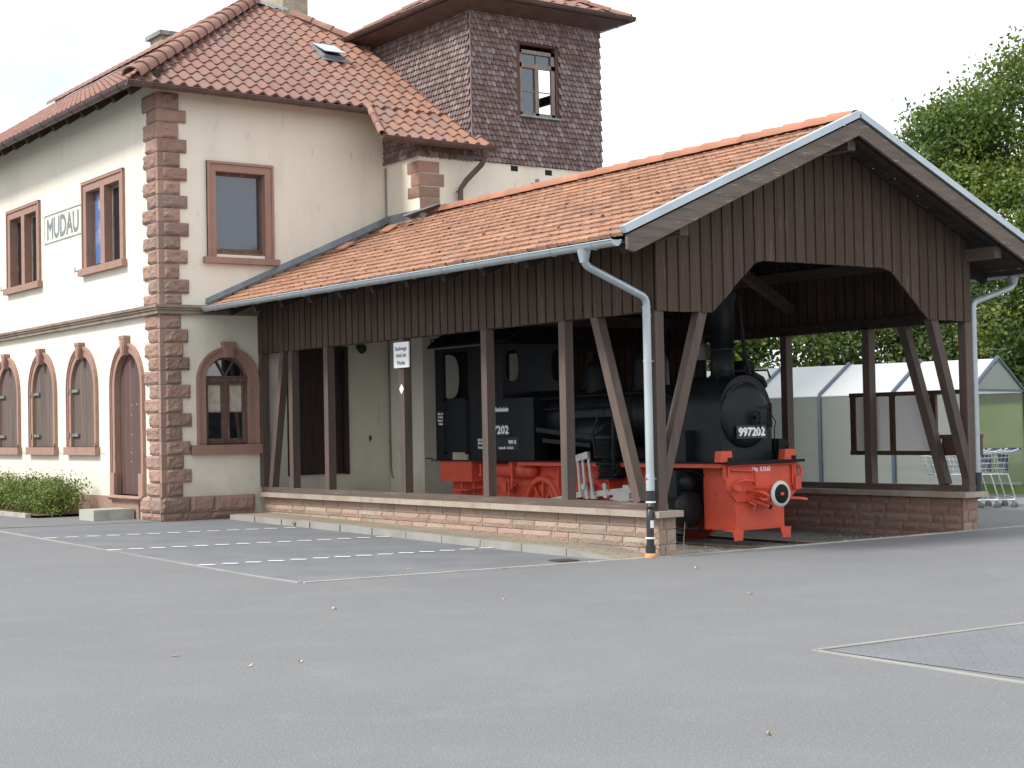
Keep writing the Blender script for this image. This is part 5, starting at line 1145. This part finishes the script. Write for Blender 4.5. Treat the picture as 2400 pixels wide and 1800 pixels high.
b = MB(); b.box(LX0-.03, xl-.01, 7.40, 7.84, 1.066, 1.19); P('wooden_step_board', b, 'coping')
b = MB(); b.tube([(LX0+.0, 8.52, 1.085), (LX0, 8.75, 1.085)], .012, 6); P('end_step', b, 'loco_dark')
def plate(y0, y1, z0, z1): b = MB(); b.box(xl-.006, xl-.0005, y0, y1, z0, z1); return P('plate', b, 'plate_black', cab)
def lett(pl_, t, ya, z, h, wd): return lettering('lettering', t, h, M['white'], pl_, (xl-.0062, ya, z), (0, -1, 0), Z, width=wd, extrude=.0006, heavy=h*.05)
p_ = plate(6.22, 6.93, 1.457, 1.653); p_['label'] = 'black side number plate'; lett(p_, '997202', 6.577, 1.555, .175, .645)
p_ = plate(6.21, 6.96, 1.83, 1.94); lett(p_, 'Deutsche Bundesbahn', 6.587, 1.886, .095, .68)
p_ = plate(5.98, 7.16, 1.23, 1.435); lett(p_, 'WM 10', 6.155, 1.357, .085, .21); lett(p_, 'BD Karls.', 7.02, 1.392, .055, .22); lett(p_, 'BW Neck.', 7.02, 1.338, .055, .22); lett(p_, 'Letzte Br. 10.10.63', 6.33, 1.265, .055, .40); lett(p_, 'Druckluftbr.', 7.0, 1.272, .055, .26)
p_ = plate(8.0, 8.38, 1.65, 1.885)
for k, (a, c) in enumerate((('Gew. Lok.', 't'), ('Br.-Gew.', 't'), ('Wasser 2.5', 'm³'), ('Kohlen', 'kg'))): lett(p_, a, 8.26, 1.85-k*.058, .055, (.17, .15, .19, .12)[k]); lett(p_, c, 8.035, 1.85-k*.058, .055, .03)
# rear chest, air tank, brake gear
b = MB(); b.box(LX0+.02, LX1-.02, 7.32, 8.30, .70, 1.045); b.box(LX0+.0, LX0+.02, 7.32, 7.36, .70, 1.045); rivets(b, [(LX0+.08, 7.32, .74), (LX0+.08, 7.32, .85), (LX0+.08, 7.32, .96), (LX0+.18, 7.32, .74), (LX0+.3, 7.32, .74)], (0, -1, 0)); P('tool_chest', b, 'loco_red')
b = MB(); b.lathe((LX0+.20, 6.74, .90), (0, -1, 0), [(.06, -.06), (.11, -.03), (.125, 0), (.125, .90), (.10, .96), (.001, .99)], 20)
for y in (6.5, 6.0): b.lathe((LX0+.20, y, .90), (0, -1, 0), [(.130, 0), (.130, .035)], 20)
P('air_tank', b, 'loco_red')
b = MB(); b.box(LX0+.02, LX0+.04, 6.18, 6.24, .72, 1.045); b.tube([(LX0+.03, 6.21, .74), (LX0+.03, 6.21, .60)], .018, 7); b.lathe((LX0+.03, 6.21, .70), Z, [(.03, 0), (.03, .03)], 8); b.tube([(LX0+.1, 6.4, .78), (LX0+.1, 6.38, .5), (LX0+.08, 6.36, .3)], .02, 7); b.tube([(LX0+.05, 7.12, 1.0), (LX0+.05, 7.12, .82)], .02, 7); b.lathe((LX0+.05, 7.12, .80), Z, [(.035, 0), (.03, .04)], 8); b.box(LX0+.06, LX0+.2, 6.42, 6.56, .55, .72); b.tube([(LX0+.1, 7.25, .60), (LX0+.1, 6.8, .66), (LX0+.12, 6.2, .66)], .016, 6); P('brake_rigging', b, 'loco_red')
b = MB(); b.box(LX0+.0, LX0+.25, 7.42, 7.95, .55, .575); b.box(LX0+.12, LX0+.14, 7.42, 7.47, .2, .70); b.box(LX0+.12, LX0+.14, 7.78, 7.83, .2, .70); P('footstep', b, 'loco_red')
# wheels and motion
def wheel(y, x, side, r=.465):
    w_ = bpy.data.objects; b = MB(); d = (-1 if side < 0 else 1, 0, 0)
    b.lathe((x, y, .35), d, [(r+.02, -.07), (r, -.05), (r, .04), (r-.085, .05), (r-.095, .02), (r-.095, -.05)], 40); b.lathe((x, y, .35), d, [(.10, -.05), (.10, .05), (.06, .08)], 18)
    for k in range(9):
        t = 2*math.pi*k/9+.2; p = Vector((x, y, .35)); e = Vector((0, math.cos(t), math.sin(t))); b.beam(p+e*.08, p+e*(r-.05), .045, .03, (1, 0, 0))
    b.prism([(.36*math.cos(a), .36*math.sin(a)) for a in [R(-50+10*k) for k in range(11)]], (x-.005, y, .35), (0, -1, 0) if side < 0 else Y, Z, .035)
    return P('wheel', b, 'loco_red')
for y in (5.60, 4.35, 3.10):
    wheel(y, 2.40, -1); wheel(y, 3.42, 1)
    b = MB(); b.tube([(2.4, y, .35), (3.42, y, .35)], .06, 10); P('axle', b, 'loco_red_dark')
b = MB(); b.beam((2.27, 5.75, .35), (2.27, 4.2, .60), .035, .085); b.beam((2.25, 4.36, .545), (2.25, 3.0, .675), .04, .085); b.box(2.225, 2.275, 4.05, 4.28, .50, .60); b.box(2.22, 2.28, 3.78, 3.86, .52, .72); b.box(2.22, 2.29, 3.27, 3.40, .64, .72); b.lathe((2.24, 3.82, .70), X, [(.045, -.03), (.045, .03)], 12); P('connecting_rod', b, 'rod')
b = MB(); b.beam((2.17, 4.42, 1.10), (2.17, 4.12, 1.16), .05, .10); b.lathe((2.14, 4.32, 1.12), X, [(.04, 0), (.04, .06)], 12)
for (a, c, e, f) in ((4.40, 4.35, 1.09, .52), (4.28, 4.24, 1.11, .70), (4.14, 4.05, 1.13, .56)): b.beam((2.18, a, e), (2.18, c, f), .03, .045)
b.lathe((2.15, 4.26, .68), X, [(.05, 0), (.05, .07)], 12); b.beam((2.19, 4.24, .68), (2.19, 4.20, .5), .03, .06); P('valve_gear', b, 'rod')
b = MB(); b.box(2.22, 2.30, 2.62, 3.70, .50, .525); b.box(2.22, 2.30, 2.62, 3.70, .345, .37); b.box(2.21, 2.31, 3.25, 3.62, .49, .60); b.box(2.2, 2.3, 3.3, 3.5, .36, .5); P('slide_bar', b, 'rod')
b = MB()
for y in (5.05, 3.75, 2.78): b.box(2.44, 2.465, y-.035, y+.035, .3, .98)
b.box(2.43, 2.46, 3.0, 5.3, .80, .83); b.beam((2.42, 4.1, .95), (2.42, 3.75, .75), .03, .06); b.box(2.40, 2.46, 5.15, 5.4, .5, .75); P('spring_rigging', b, 'loco_red')
# cylinder
b = MB(); b.lathe((2.235, 2.62, .42), (0, -1, 0), [(.22, 0), (.245, .02), (.245, .62), (.262, .625), (.262, .67), (.23, .70), (.15, .73), (.06, .745), (.001, .75)], 32); b.box(2.05, 2.46, 2.02, 2.62, .55, .95); b.lathe((2.22, 2.62, .78), (0, -1, 0), [(.12, 0), (.12, .68), (.08, .72), (.001, .74)], 20)
P('cylinder', b, 'loco_black')
b = MB(); b.tube([(2.1, 2.35, .17), (2.1, 1.95, .14), (2.3, 1.85, .14)], .018, 6); b.lathe((2.14, 1.94, .145), Z, [(.035, 0), (.03, .06), (.001, .075)], 10); P('drain_cock', b, 'loco_dark')
b = MB(); b.tube(bend([(2.16, 2.2, .92), (2.3, 1.95, .95), (2.44, 1.87, .86)]), .022, 7); P('steam_pipe', b, 'loco_dark')
b = MB(); b.box(2.45, 3.35, 1.9, 2.6, .45, 1.04); P('saddle', b, 'loco_dark')
# air pump
b = MB(); c_ = (2.20, 3.66)
def fins(b, z0, z1, r, n):
    pr = [(r*.8, z0)]
    for k in range(n):
        z = z0+(z1-z0)*k/n; d = (z1-z0)/n; pr += [(r*.82, z), (r, z+d*.25), (r, z+d*.6), (r*.82, z+d*.75)]
    b.lathe((c_[0], c_[1], 0), Z, pr+[(r*.8, z1), (.001, z1+.02)], 24)
fins(b, .80, .84, .215, 1); fins(b, .84, 1.0, .19, 5); b.lathe((c_[0], c_[1], 1.0), Z, [(.19, 0), (.215, .01), (.215, .05), (.12, .06), (.12, .10), (.22, .11), (.22, .15)], 24); fins(b, 1.15, 1.40, .225, 7); b.lathe((c_[0], c_[1], 1.40), Z, [(.23, 0), (.23, .05), (.16, .09), (.10, .16), (.05, .22)], 24)
b.box(2.12, 2.24, 3.40, 3.48, .86, 1.02); b.lathe((2.10, 3.43, 1.08), Z, [(.04, 0), (.05, .02), (.05, .12), (.03, .18)], 12); b.tube([(2.10, 3.46, .90), (2.06, 3.40, 1.0), (2.06, 3.38, 1.9)], .03, 8); b.tube([(2.15, 3.93, 1.1), (2.12, 3.95, 1.5), (2.2, 3.9, 1.75)], .02, 7); b.box(2.3, 2.44, 3.45, 3.9, .85, 1.5)
P('air_pump', b, 'loco_black', None, 'finned black air pump on the side')
b = MB(); b.beam((2.15, 5.4, 1.55), (2.15, 4.0, 1.42), .03, .07); b.beam((2.2, 5.3, 1.38), (2.2, 4.1, 1.30), .03, .06); b.beam((2.16, 4.62, 1.34), (2.18, 4.75, 1.05), .03, .05); P('reversing_rod', b, 'loco_black')

# ------------------------------------------------------------------ cart shelter
sd_ = Vector((-.27, .963, 0)).normalized(); se_ = Vector((.963, .27, 0)).normalized(); A0 = Vector((12.15, 5.0, 0))
TS = Matrix(((se_.x, sd_.x, 0, A0.x), (se_.y, sd_.y, 0, A0.y), (0, 0, 1, 0), (0, 0, 0, 1)))    # local x across, y along, z up
HW, ZE, ZRG, SLN, GB = 1.32, 2.08, 2.74, 9.6, .06
sh = empty('cart_shelter', A0+se_*HW+sd_*3, 'long blue-grey framed shopping cart shelter with translucent walls and white gabled roof', 'shelter')
ny = [0, 1.62, 3.22, 4.80, 6.40, 8.0, 9.6]
for i, y in enumerate(ny):
    b = MB(TS); b.tube([(-.03, y, GB), (-.03, y, ZE-.01), (.01, y, ZE+.05), (HW, y, ZRG+.04), (2*HW-.01, y, ZE+.05), (2*HW+.03, y, ZE-.01), (2*HW+.03, y, GB)], .042, 8); b.build('frame_hoop', M['shelter_metal'], sh)
b = MB(TS); b.box(-.02, .02, 0, SLN, .98, 1.03) if False else None; b.box(0, 2*HW, -.02, .02, ZE+.02, ZE+.07); b.box(HW-.02, HW+.02, 0, SLN, ZRG-.09, ZRG-.05); b.beam((HW+.2, .8, ZE-.05), (HW+.2, .8, GB), .06, .06, X); b.beam((HW-.12, .8, ZE+.05), (HW+.2, .8, ZE-.25), .05, .05, (0, 1, 0)); b.build('crossbar', M['shelter_metal'], sh)
for s_ in (0, 1):
    b = MB(TS); x0, x1 = (-.02, HW) if s_ == 0 else (2*HW+.02, HW)
    b.add([(x0, -.02, ZE+.005), (x1, -.02, ZRG-.0), (x1, SLN+.02, ZRG-.0), (x0, SLN+.02, ZE+.005), (x0, -.02, ZE+.021), (x1, -.02, ZRG+.016), (x1, SLN+.02, ZRG+.016), (x0, SLN+.02, ZE+.021)], [(0, 1, 2, 3), (4, 7, 6, 5), (0, 4, 5, 1), (0, 3, 7, 4), (2, 6, 7, 3)]); b.build('roof_panel', M['poly_roof'], sh)
    b = MB(TS); x = 0 if s_ == 0 else 2*HW
    b.box(x-.006, x+.006, .0, SLN, .14, ZE); b.build('wall_panel', M['poly_wall'] if s_ == 0 else M['poly_clear'], sh)
b = MB(TS); b.prism([(0, .14), (2*HW, .14), (2*HW, ZE), (HW, ZRG), (0, ZE)], (0, SLN, 0), X, Z, .01); b.build('wall_panel', M['poly_wall'], sh)
b = MB(TS); b.prism([(.02, ZE+.07), (2*HW-.02, ZE+.07), (HW, ZRG-.05)], (0, .0, 0), X, Z, .01); b.build('gable_panel', M['poly_wall'], sh)
b = MB(TS); b.box(2*HW-.03, 2*HW+.0, .1, SLN, .82, .96); b.box(2*HW-.04, 2*HW+.0, .1, SLN, .10, .26); b.box(.012, .03, .1, SLN, .95, .98); b.box(.012, .03, .1, SLN, .62, .70); b.box(.012, .03, .1, SLN, .42, .46); b.box(.012, .03, .1, SLN, .2, .3); part(b.build('bump_rail', mat('aluminium_rail', (.5, .52, .53), .5, metal=.3), sh), 'pale rails along the shelter walls')
# ------------------------------------------------------------------ shopping carts
CT = Matrix.Translation((10.44, 3.38, .0)) @ Matrix.Rotation(R(-33), 4, 'Z')
cart = empty('shopping_cart', CT @ Vector((0, 0, 0)), 'wire shopping cart with dark handle, outermost of the nested row by the shelter', 'shopping cart', 'shopping carts nested by the shelter')
def cartparts(root, T):
    b = MB(T); zt, zb = 1.0, .62
    top = [(-.48, -.26, .93), (.36, -.28, zt), (.36, .28, zt), (-.48, .26, .93)]; bot = [(-.36, -.19, zb), (.26, -.23, zb-.02), (.26, .23, zb-.02), (-.36, .19, zb)]
    L = lambda p, q, t: tuple(p[i]+(q[i]-p[i])*t for i in range(3))
    for k in range(4):
        p0, p1, q0, q1 = top[k], top[(k+1) % 4], bot[k], bot[(k+1) % 4]
        b.tube([p0, p1], .009, 5); b.tube([q0, q1], .009, 5)
        for t in (.25, .5, .75): b.tube([L(p0, q0, t), L(p1, q1, t)], .0045, 4)
        n = 11 if k % 2 == 0 else 7
        for i in range(n+1): b.tube([L(p0, p1, i/n), L(q0, q1, i/n)], .0042, 4)
    for i in range(8): t = i/7; b.tube([L(bot[0], bot[1], t), L(bot[3], bot[2], t)], .0042, 4)
    b.build('basket', M['chrome'], root)
    b = MB(T)
    for s_ in (-1, 1): b.tube([(.30, s_*.25, .60), (.42, s_*.25, .20), (.40, s_*.25, .15), (-.42, s_*.19, .17)], .013, 6); b.tube([(.30, s_*.25, .60), (-.36, s_*.2, .61)], .012, 6); b.tube([(.34, s_*.27, .98), (.50, s_*.27, 1.04)], .012, 6)
    for x in (-.3, -.1, .1, .3): b.tube([(x, -.21, .17), (x, .21, .17)], .007, 5)
    b.tube([(.40, -.25, .20), (.40, .25, .20)], .012, 6); b.build('chassis', M['chrome'], root)
    b = MB(T); b.tube([(.52, -.29, 1.045), (.52, .29, 1.045)], .019, 8); b.build('handle', M['handle_blue'], root)
    b = MB(T); b.prism([(-.22, .66), (.22, .66), (.24, .94), (-.24, .94)], (.31, 0, 0), Y, Z, .008); b.build('child_seat', M['handle_blue'], root)
    for (x, y) in ((.38, .24), (.38, -.24), (-.38, .18), (-.38, -.18)):
        b = MB(T); b.lathe((x+.03, y-.015, .062), Y, [(.02, 0), (.062, .002), (.062, .028), (.02, .03)], 14); b.beam((x, y, .15), (x+.03, y, .07), .035, .012, (0, 1, 0)); b.build('castor', M['wheel_grey'], root)
cartparts(cart, CT)
dv = CT.to_3x3() @ Vector((-.30, 0, 0))
copy_tree(cart, dv, 'wire shopping cart in the middle of the nested row by the shelter'); copy_tree(cart, dv*2, 'wire shopping cart at the inner end of the nested row, half hidden by the post')

# ------------------------------------------------------------------ trees and shrubs
def foliage(b, lobes, n, s, flat=.0, seed=1):
    rg = random.Random(seed); tot = sum(l[3]*l[4]*l[5] for l in lobes)
    for (cx, cy, cz, rx, ry, rz) in lobes:
        k = int(n*rx*ry*rz/tot)
        lum = rg.uniform(-.2, .2)
        cl = []
        for _ in range(max(6, int(k/26))):
            while True:
                d = Vector((rg.gauss(0, 1), rg.gauss(0, 1), rg.gauss(0, 1)))
                if d.length > .1: break
            d.normalize(); rad = rg.uniform(.6, 1.0) if rg.random() < .8 else rg.uniform(.2, .6)
            cl.append((Vector((cx+d.x*rx*rad, cy+d.y*ry*rad, cz+d.z*rz*rad)), d, rg.uniform(-.22, .22), rg.uniform(.6, 1.3)))
        for (c, d, l2, sz) in cl:
            for _ in range(26):
                p = c+Vector((rg.gauss(0, 1), rg.gauss(0, 1), rg.gauss(0, .7)))*(s*2.1*sz)
                nn = (d*.5+Vector((rg.gauss(0, .7), rg.gauss(0, .7), rg.gauss(0, .7)+.35))).normalized()
                a = nn.cross(Vector((rg.gauss(0, 1), rg.gauss(0, 1), rg.gauss(0, 1)))).normalized(); q = nn.cross(a); L = s*rg.uniform(.6, 1.25)
                v = [p-a*L*.5, p-a*L*.05+q*L*.36, p+a*L*.55, p-a*L*.05-q*L*.36]
                b.add(v, [(0, 1, 2, 3)], min(1, max(0, .42+lum+l2+rg.gauss(0, .12))))
def tree(name, base, h, lobes, n, s, label, m, seed, trunk_r=.2, group=None):
    t = empty(name, base, label, 'tree', group); rg = random.Random(seed)
    B = Vector(base)
    b = MB(); top = B+Vector((rg.uniform(-.3, .3), rg.uniform(-.3, .3), h*.75)); mid = B+(top-B)*.45+Vector((rg.uniform(-.2, .2), rg.uniform(-.2, .2), 0))
    b.tube([B-Z*.2, B+Z*.25, mid, top], [trunk_r*1.5, trunk_r*1.05, trunk_r*.75, trunk_r*.2], 10)
    for l in lobes[:9]:
        q = Vector(l[:3]); st = B+(mid-B)*rg.uniform(.55, 1.0)
        b.tube([st, st+(q-st)*.5+Vector((0, 0, rg.uniform(-.1, .4))), q], [trunk_r*.42, trunk_r*.28, trunk_r*.1], 6)
    b.build('trunk', M['bark'], t)
    b = MB(); foliage(b, lobes, n, s, seed=seed); b.build('crown', M[m], t)
    return t
def crown(cx, cy, z0, z1, r, n, seed, sq=.62):
    rg = random.Random(seed); L = []
    for i in range(n):
        t = (i+.5)/n; z = z0+(z1-z0)*t; k = math.sin(math.pi*min(1, t*.86+.12))**.6
        for j in range(max(1, int(2+4*k))):
            a = rg.uniform(0, 6.283); d = r*k*rg.uniform(.35, .78)
            s_ = r*rg.uniform(.30, .46)*(.6+.4*k); L.append((cx+math.cos(a)*d, cy+math.sin(a)*d, z+rg.uniform(-.3, .3), s_, s_, s_*sq))
    return L
tree('linden_tree', (24.2, 12.3, .13), 12.2, crown(24.2, 12.3, 2.0, 11.7, 3.9, 11, 5), 95000, .125, 'tall linden with sunny yellow-green crown rising behind the right end of the shed roof', 'leaf_linden', 5, .26)
gp = 'dark trees in the row behind the cart shelter'
row = [((14.6, 15.2, .13), 5.2, 2.3, 'bushy tree left of the others, seen between the chimney and the next post', 'leaf_linden', 21), ((17.0, 14.6, .13), 5.4, 2.4, 'yellow-green tree behind the second shelter bay', 'leaf_linden', 22), ((18.6, 13.4, .13), 5.6, 2.3, 'darker leafy tree behind the middle of the shelter roof', 'leaf_dark', 23), ((20.2, 11.6, .13), 5.4, 2.3, 'dark tree behind the leaning shed braces', 'leaf_dark', 24), ((21.8, 10.4, .13), 5.8, 2.4, 'dark green tree with bare lower limbs behind the shelter gable', 'leaf_dark', 25), ((24.2, 9.6, .13), 6.2, 2.5, 'dark tree at the far right behind the shelter gable', 'leaf_dark', 26), ((11.6, 17.0, .13), 5.0, 2.3, 'bushy tree mostly hidden behind the locomotive', 'leaf_dark', 27)]
for (bs, h, r, lb, m, sd2) in row:
    tree('leafy_tree', bs, h, crown(bs[0], bs[1], .7, h-.5, r, 6, sd2), 18000, .125, lb, m, sd2, .14, gp)
# shrubs in the bed beside the building
sg_ = 'low shrubs along the building'
for i, (y, hh, wd, lb) in enumerate(((14.15, .66, .5, 'low green shrub nearest the concrete step, with a thin tall shoot'), (15.1, .72, .55, 'low shrub with reddish twigs second from the concrete step'), (16.1, .78, .55, 'low shrub with several upright shoots under the second shutter window'), (17.2, .76, .6, 'low shrub with small white blossoms under the third shutter window'), (18.2, .72, .6, 'low light green shrub at the left picture edge'), (19.4, .7, .6, 'low shrub farthest along the building wall'))):
    hh *= .84
    rg = random.Random(40+i); x = -2.42; t = empty('shrub', (x, y, .17), lb, 'shrub', sg_)
    b = MB(); lobes = [(x+rg.uniform(-.25, .25), y+rg.uniform(-wd, wd)*.7,   .17+hh*rg.uniform(.25, .78), .30, .38, .26) for _ in range(11)]; foliage(b, lobes, 4600, .045, seed=50+i)
    for k in range(9):
        a = Vector((x+rg.uniform(-.3, .3), y+rg.uniform(-wd, wd)*.8, .17+hh*.6)); hgt = rg.uniform(.2, .52)
        for j in range(16):
            p = a+Z*(hgt*j/16)+Vector((rg.gauss(0, .03), rg.gauss(0, .03), 0)); L = rg.uniform(.018, .035); e = Vector((rg.gauss(0, 1), rg.gauss(0, 1), rg.gauss(0, 1))).normalized(); f = e.cross(Vector((rg.gauss(0, 1), rg.gauss(0, 1), 1))).normalized()
            b.add([p-e*L*.5, p+f*L*.35, p+e*L*.5, p-f*L*.35], [(0, 1, 2, 3)], rg.uniform(.3, .75))
    b.build('leaves', M['leaf_shrub'], t)
    b = MB()
    for k in range(26):
        a = Vector((x+rg.uniform(-.12, .12), y+rg.uniform(-wd, wd)*.4, .17)); e = Vector((x+rg.uniform(-.35, .35), y+rg.uniform(-wd, wd)*.8, .17+hh*rg.uniform(.6, 1.25))); b.tube([a, (a+e)/2+Vector((rg.uniform(-.05, .05), 0, .05)), e], [.007, .005, .002], 4)
    b.build('twigs', mat('shrub_twig', (.16, .09, .06), .9) if i == 0 else bpy.data.materials['shrub_twig'], t)
    if i == 3:
        b = MB()
        for k in range(16):
            p = Vector((x-.25+rg.uniform(-.1, .1), y+rg.uniform(-.6, .6), .17+rg.uniform(.3, .6))); b.lathe(p, (-1, -.5, .5), [(.018, 0), (.008, .008)], 6)
        tag(b.build('blossom', M['white'], t), kind='stuff')
# weeds and litter
def weed(name, at, h, n, label, m='leaf_shrub', seed=3):
    rg = random.Random(seed); b = MB(); A = Vector(at)
    for k in range(n):
        e = Vector((rg.gauss(0, .6), rg.gauss(0, .6), 1)).normalized(); L = h*rg.uniform(.5, 1); s_ = e.cross(Vector((rg.gauss(0, 1), rg.gauss(0, 1), .1))).normalized()*h*.06
        b.add([A-s_, A+s_, A+e*L*.6+s_*1.3, A+e*L, A+e*L*.6-s_*1.3], [(0, 1, 2, 3, 4)], rg.uniform(.4, .9))
    return tag(b.build(name, M[m], None), label, 'weed')
weed('weed', (-.70, 8.02, .07), .16, 26, 'small green weed growing in the gutter of the pale kerb')
weed('weed', (2.12, 5.75, -.05), .62, 12, 'tall weed growing up in front of the red locomotive wheel', 'leaf_shrub', 9)
weed('weed', (2.08, 7.3, -.05), .52, 10, 'weed growing beside the red footstep of the locomotive', 'leaf_shrub', 11)
b = MB(); b.tube([(.36, -.0, -.01), (.40, .02, .22), (.43, .03, .40)], [.006, .005, .003], 5); tag(b.build('dry_stalk', M['coping'], None), 'dry upright stalk beside the end of the low stone wall', 'weed')
lv = [(-5.55, -2.0), (-4.03, -2.48), (-7.85, -3.8), (-7.66, -4.63), (-7.31, -4.7), (-.73, -1.45), (-2.14, -3.76), (-6.7, -8.64), (-3.0, .9)]
for i, (x, y) in enumerate(lv):
    rg = random.Random(i); s_ = rg.uniform(.022, .038); a = rg.uniform(0, 6.28); z = gz(x, y)+.006
    c = [(math.cos(a+t)*s_*k, math.sin(a+t)*s_*k, h) for t, k, h in ((0, 1, .012), (.9, .55, .0), (2.2, .5, .004), (3.14, 1.0, .02), (4.1, .5, .0), (5.4, .55, .006))]
    b = MB(); b.add([(x+p[0], y+p[1], z+p[2]) for p in c]+[(x, y, z+.004)], [(k, (k+1) % 6, 6) for k in range(6)], rg.random())
    tag(b.build('fallen_leaf', M['leaf_dry'], None), 'dry curled leaf lying on the asphalt', 'leaf', 'dry leaves scattered on the asphalt')
b = MB(); b.add([(-1.30, .30, .012), (-1.02, .26, .012), (-.97, .56, .012), (-1.25, .60, .012)], [(0, 1, 2, 3)])
for k in range(5): y = .30+k*.06; b.beam((-1.28+k*.012, y+.02, .014), (-1.02+k*.012, y-.015, .014), .03, .01)
tag(b.build('drain_grate', M['steel_cover'], None), 'rusty drain grate at the corner of the paved bays', 'drain')
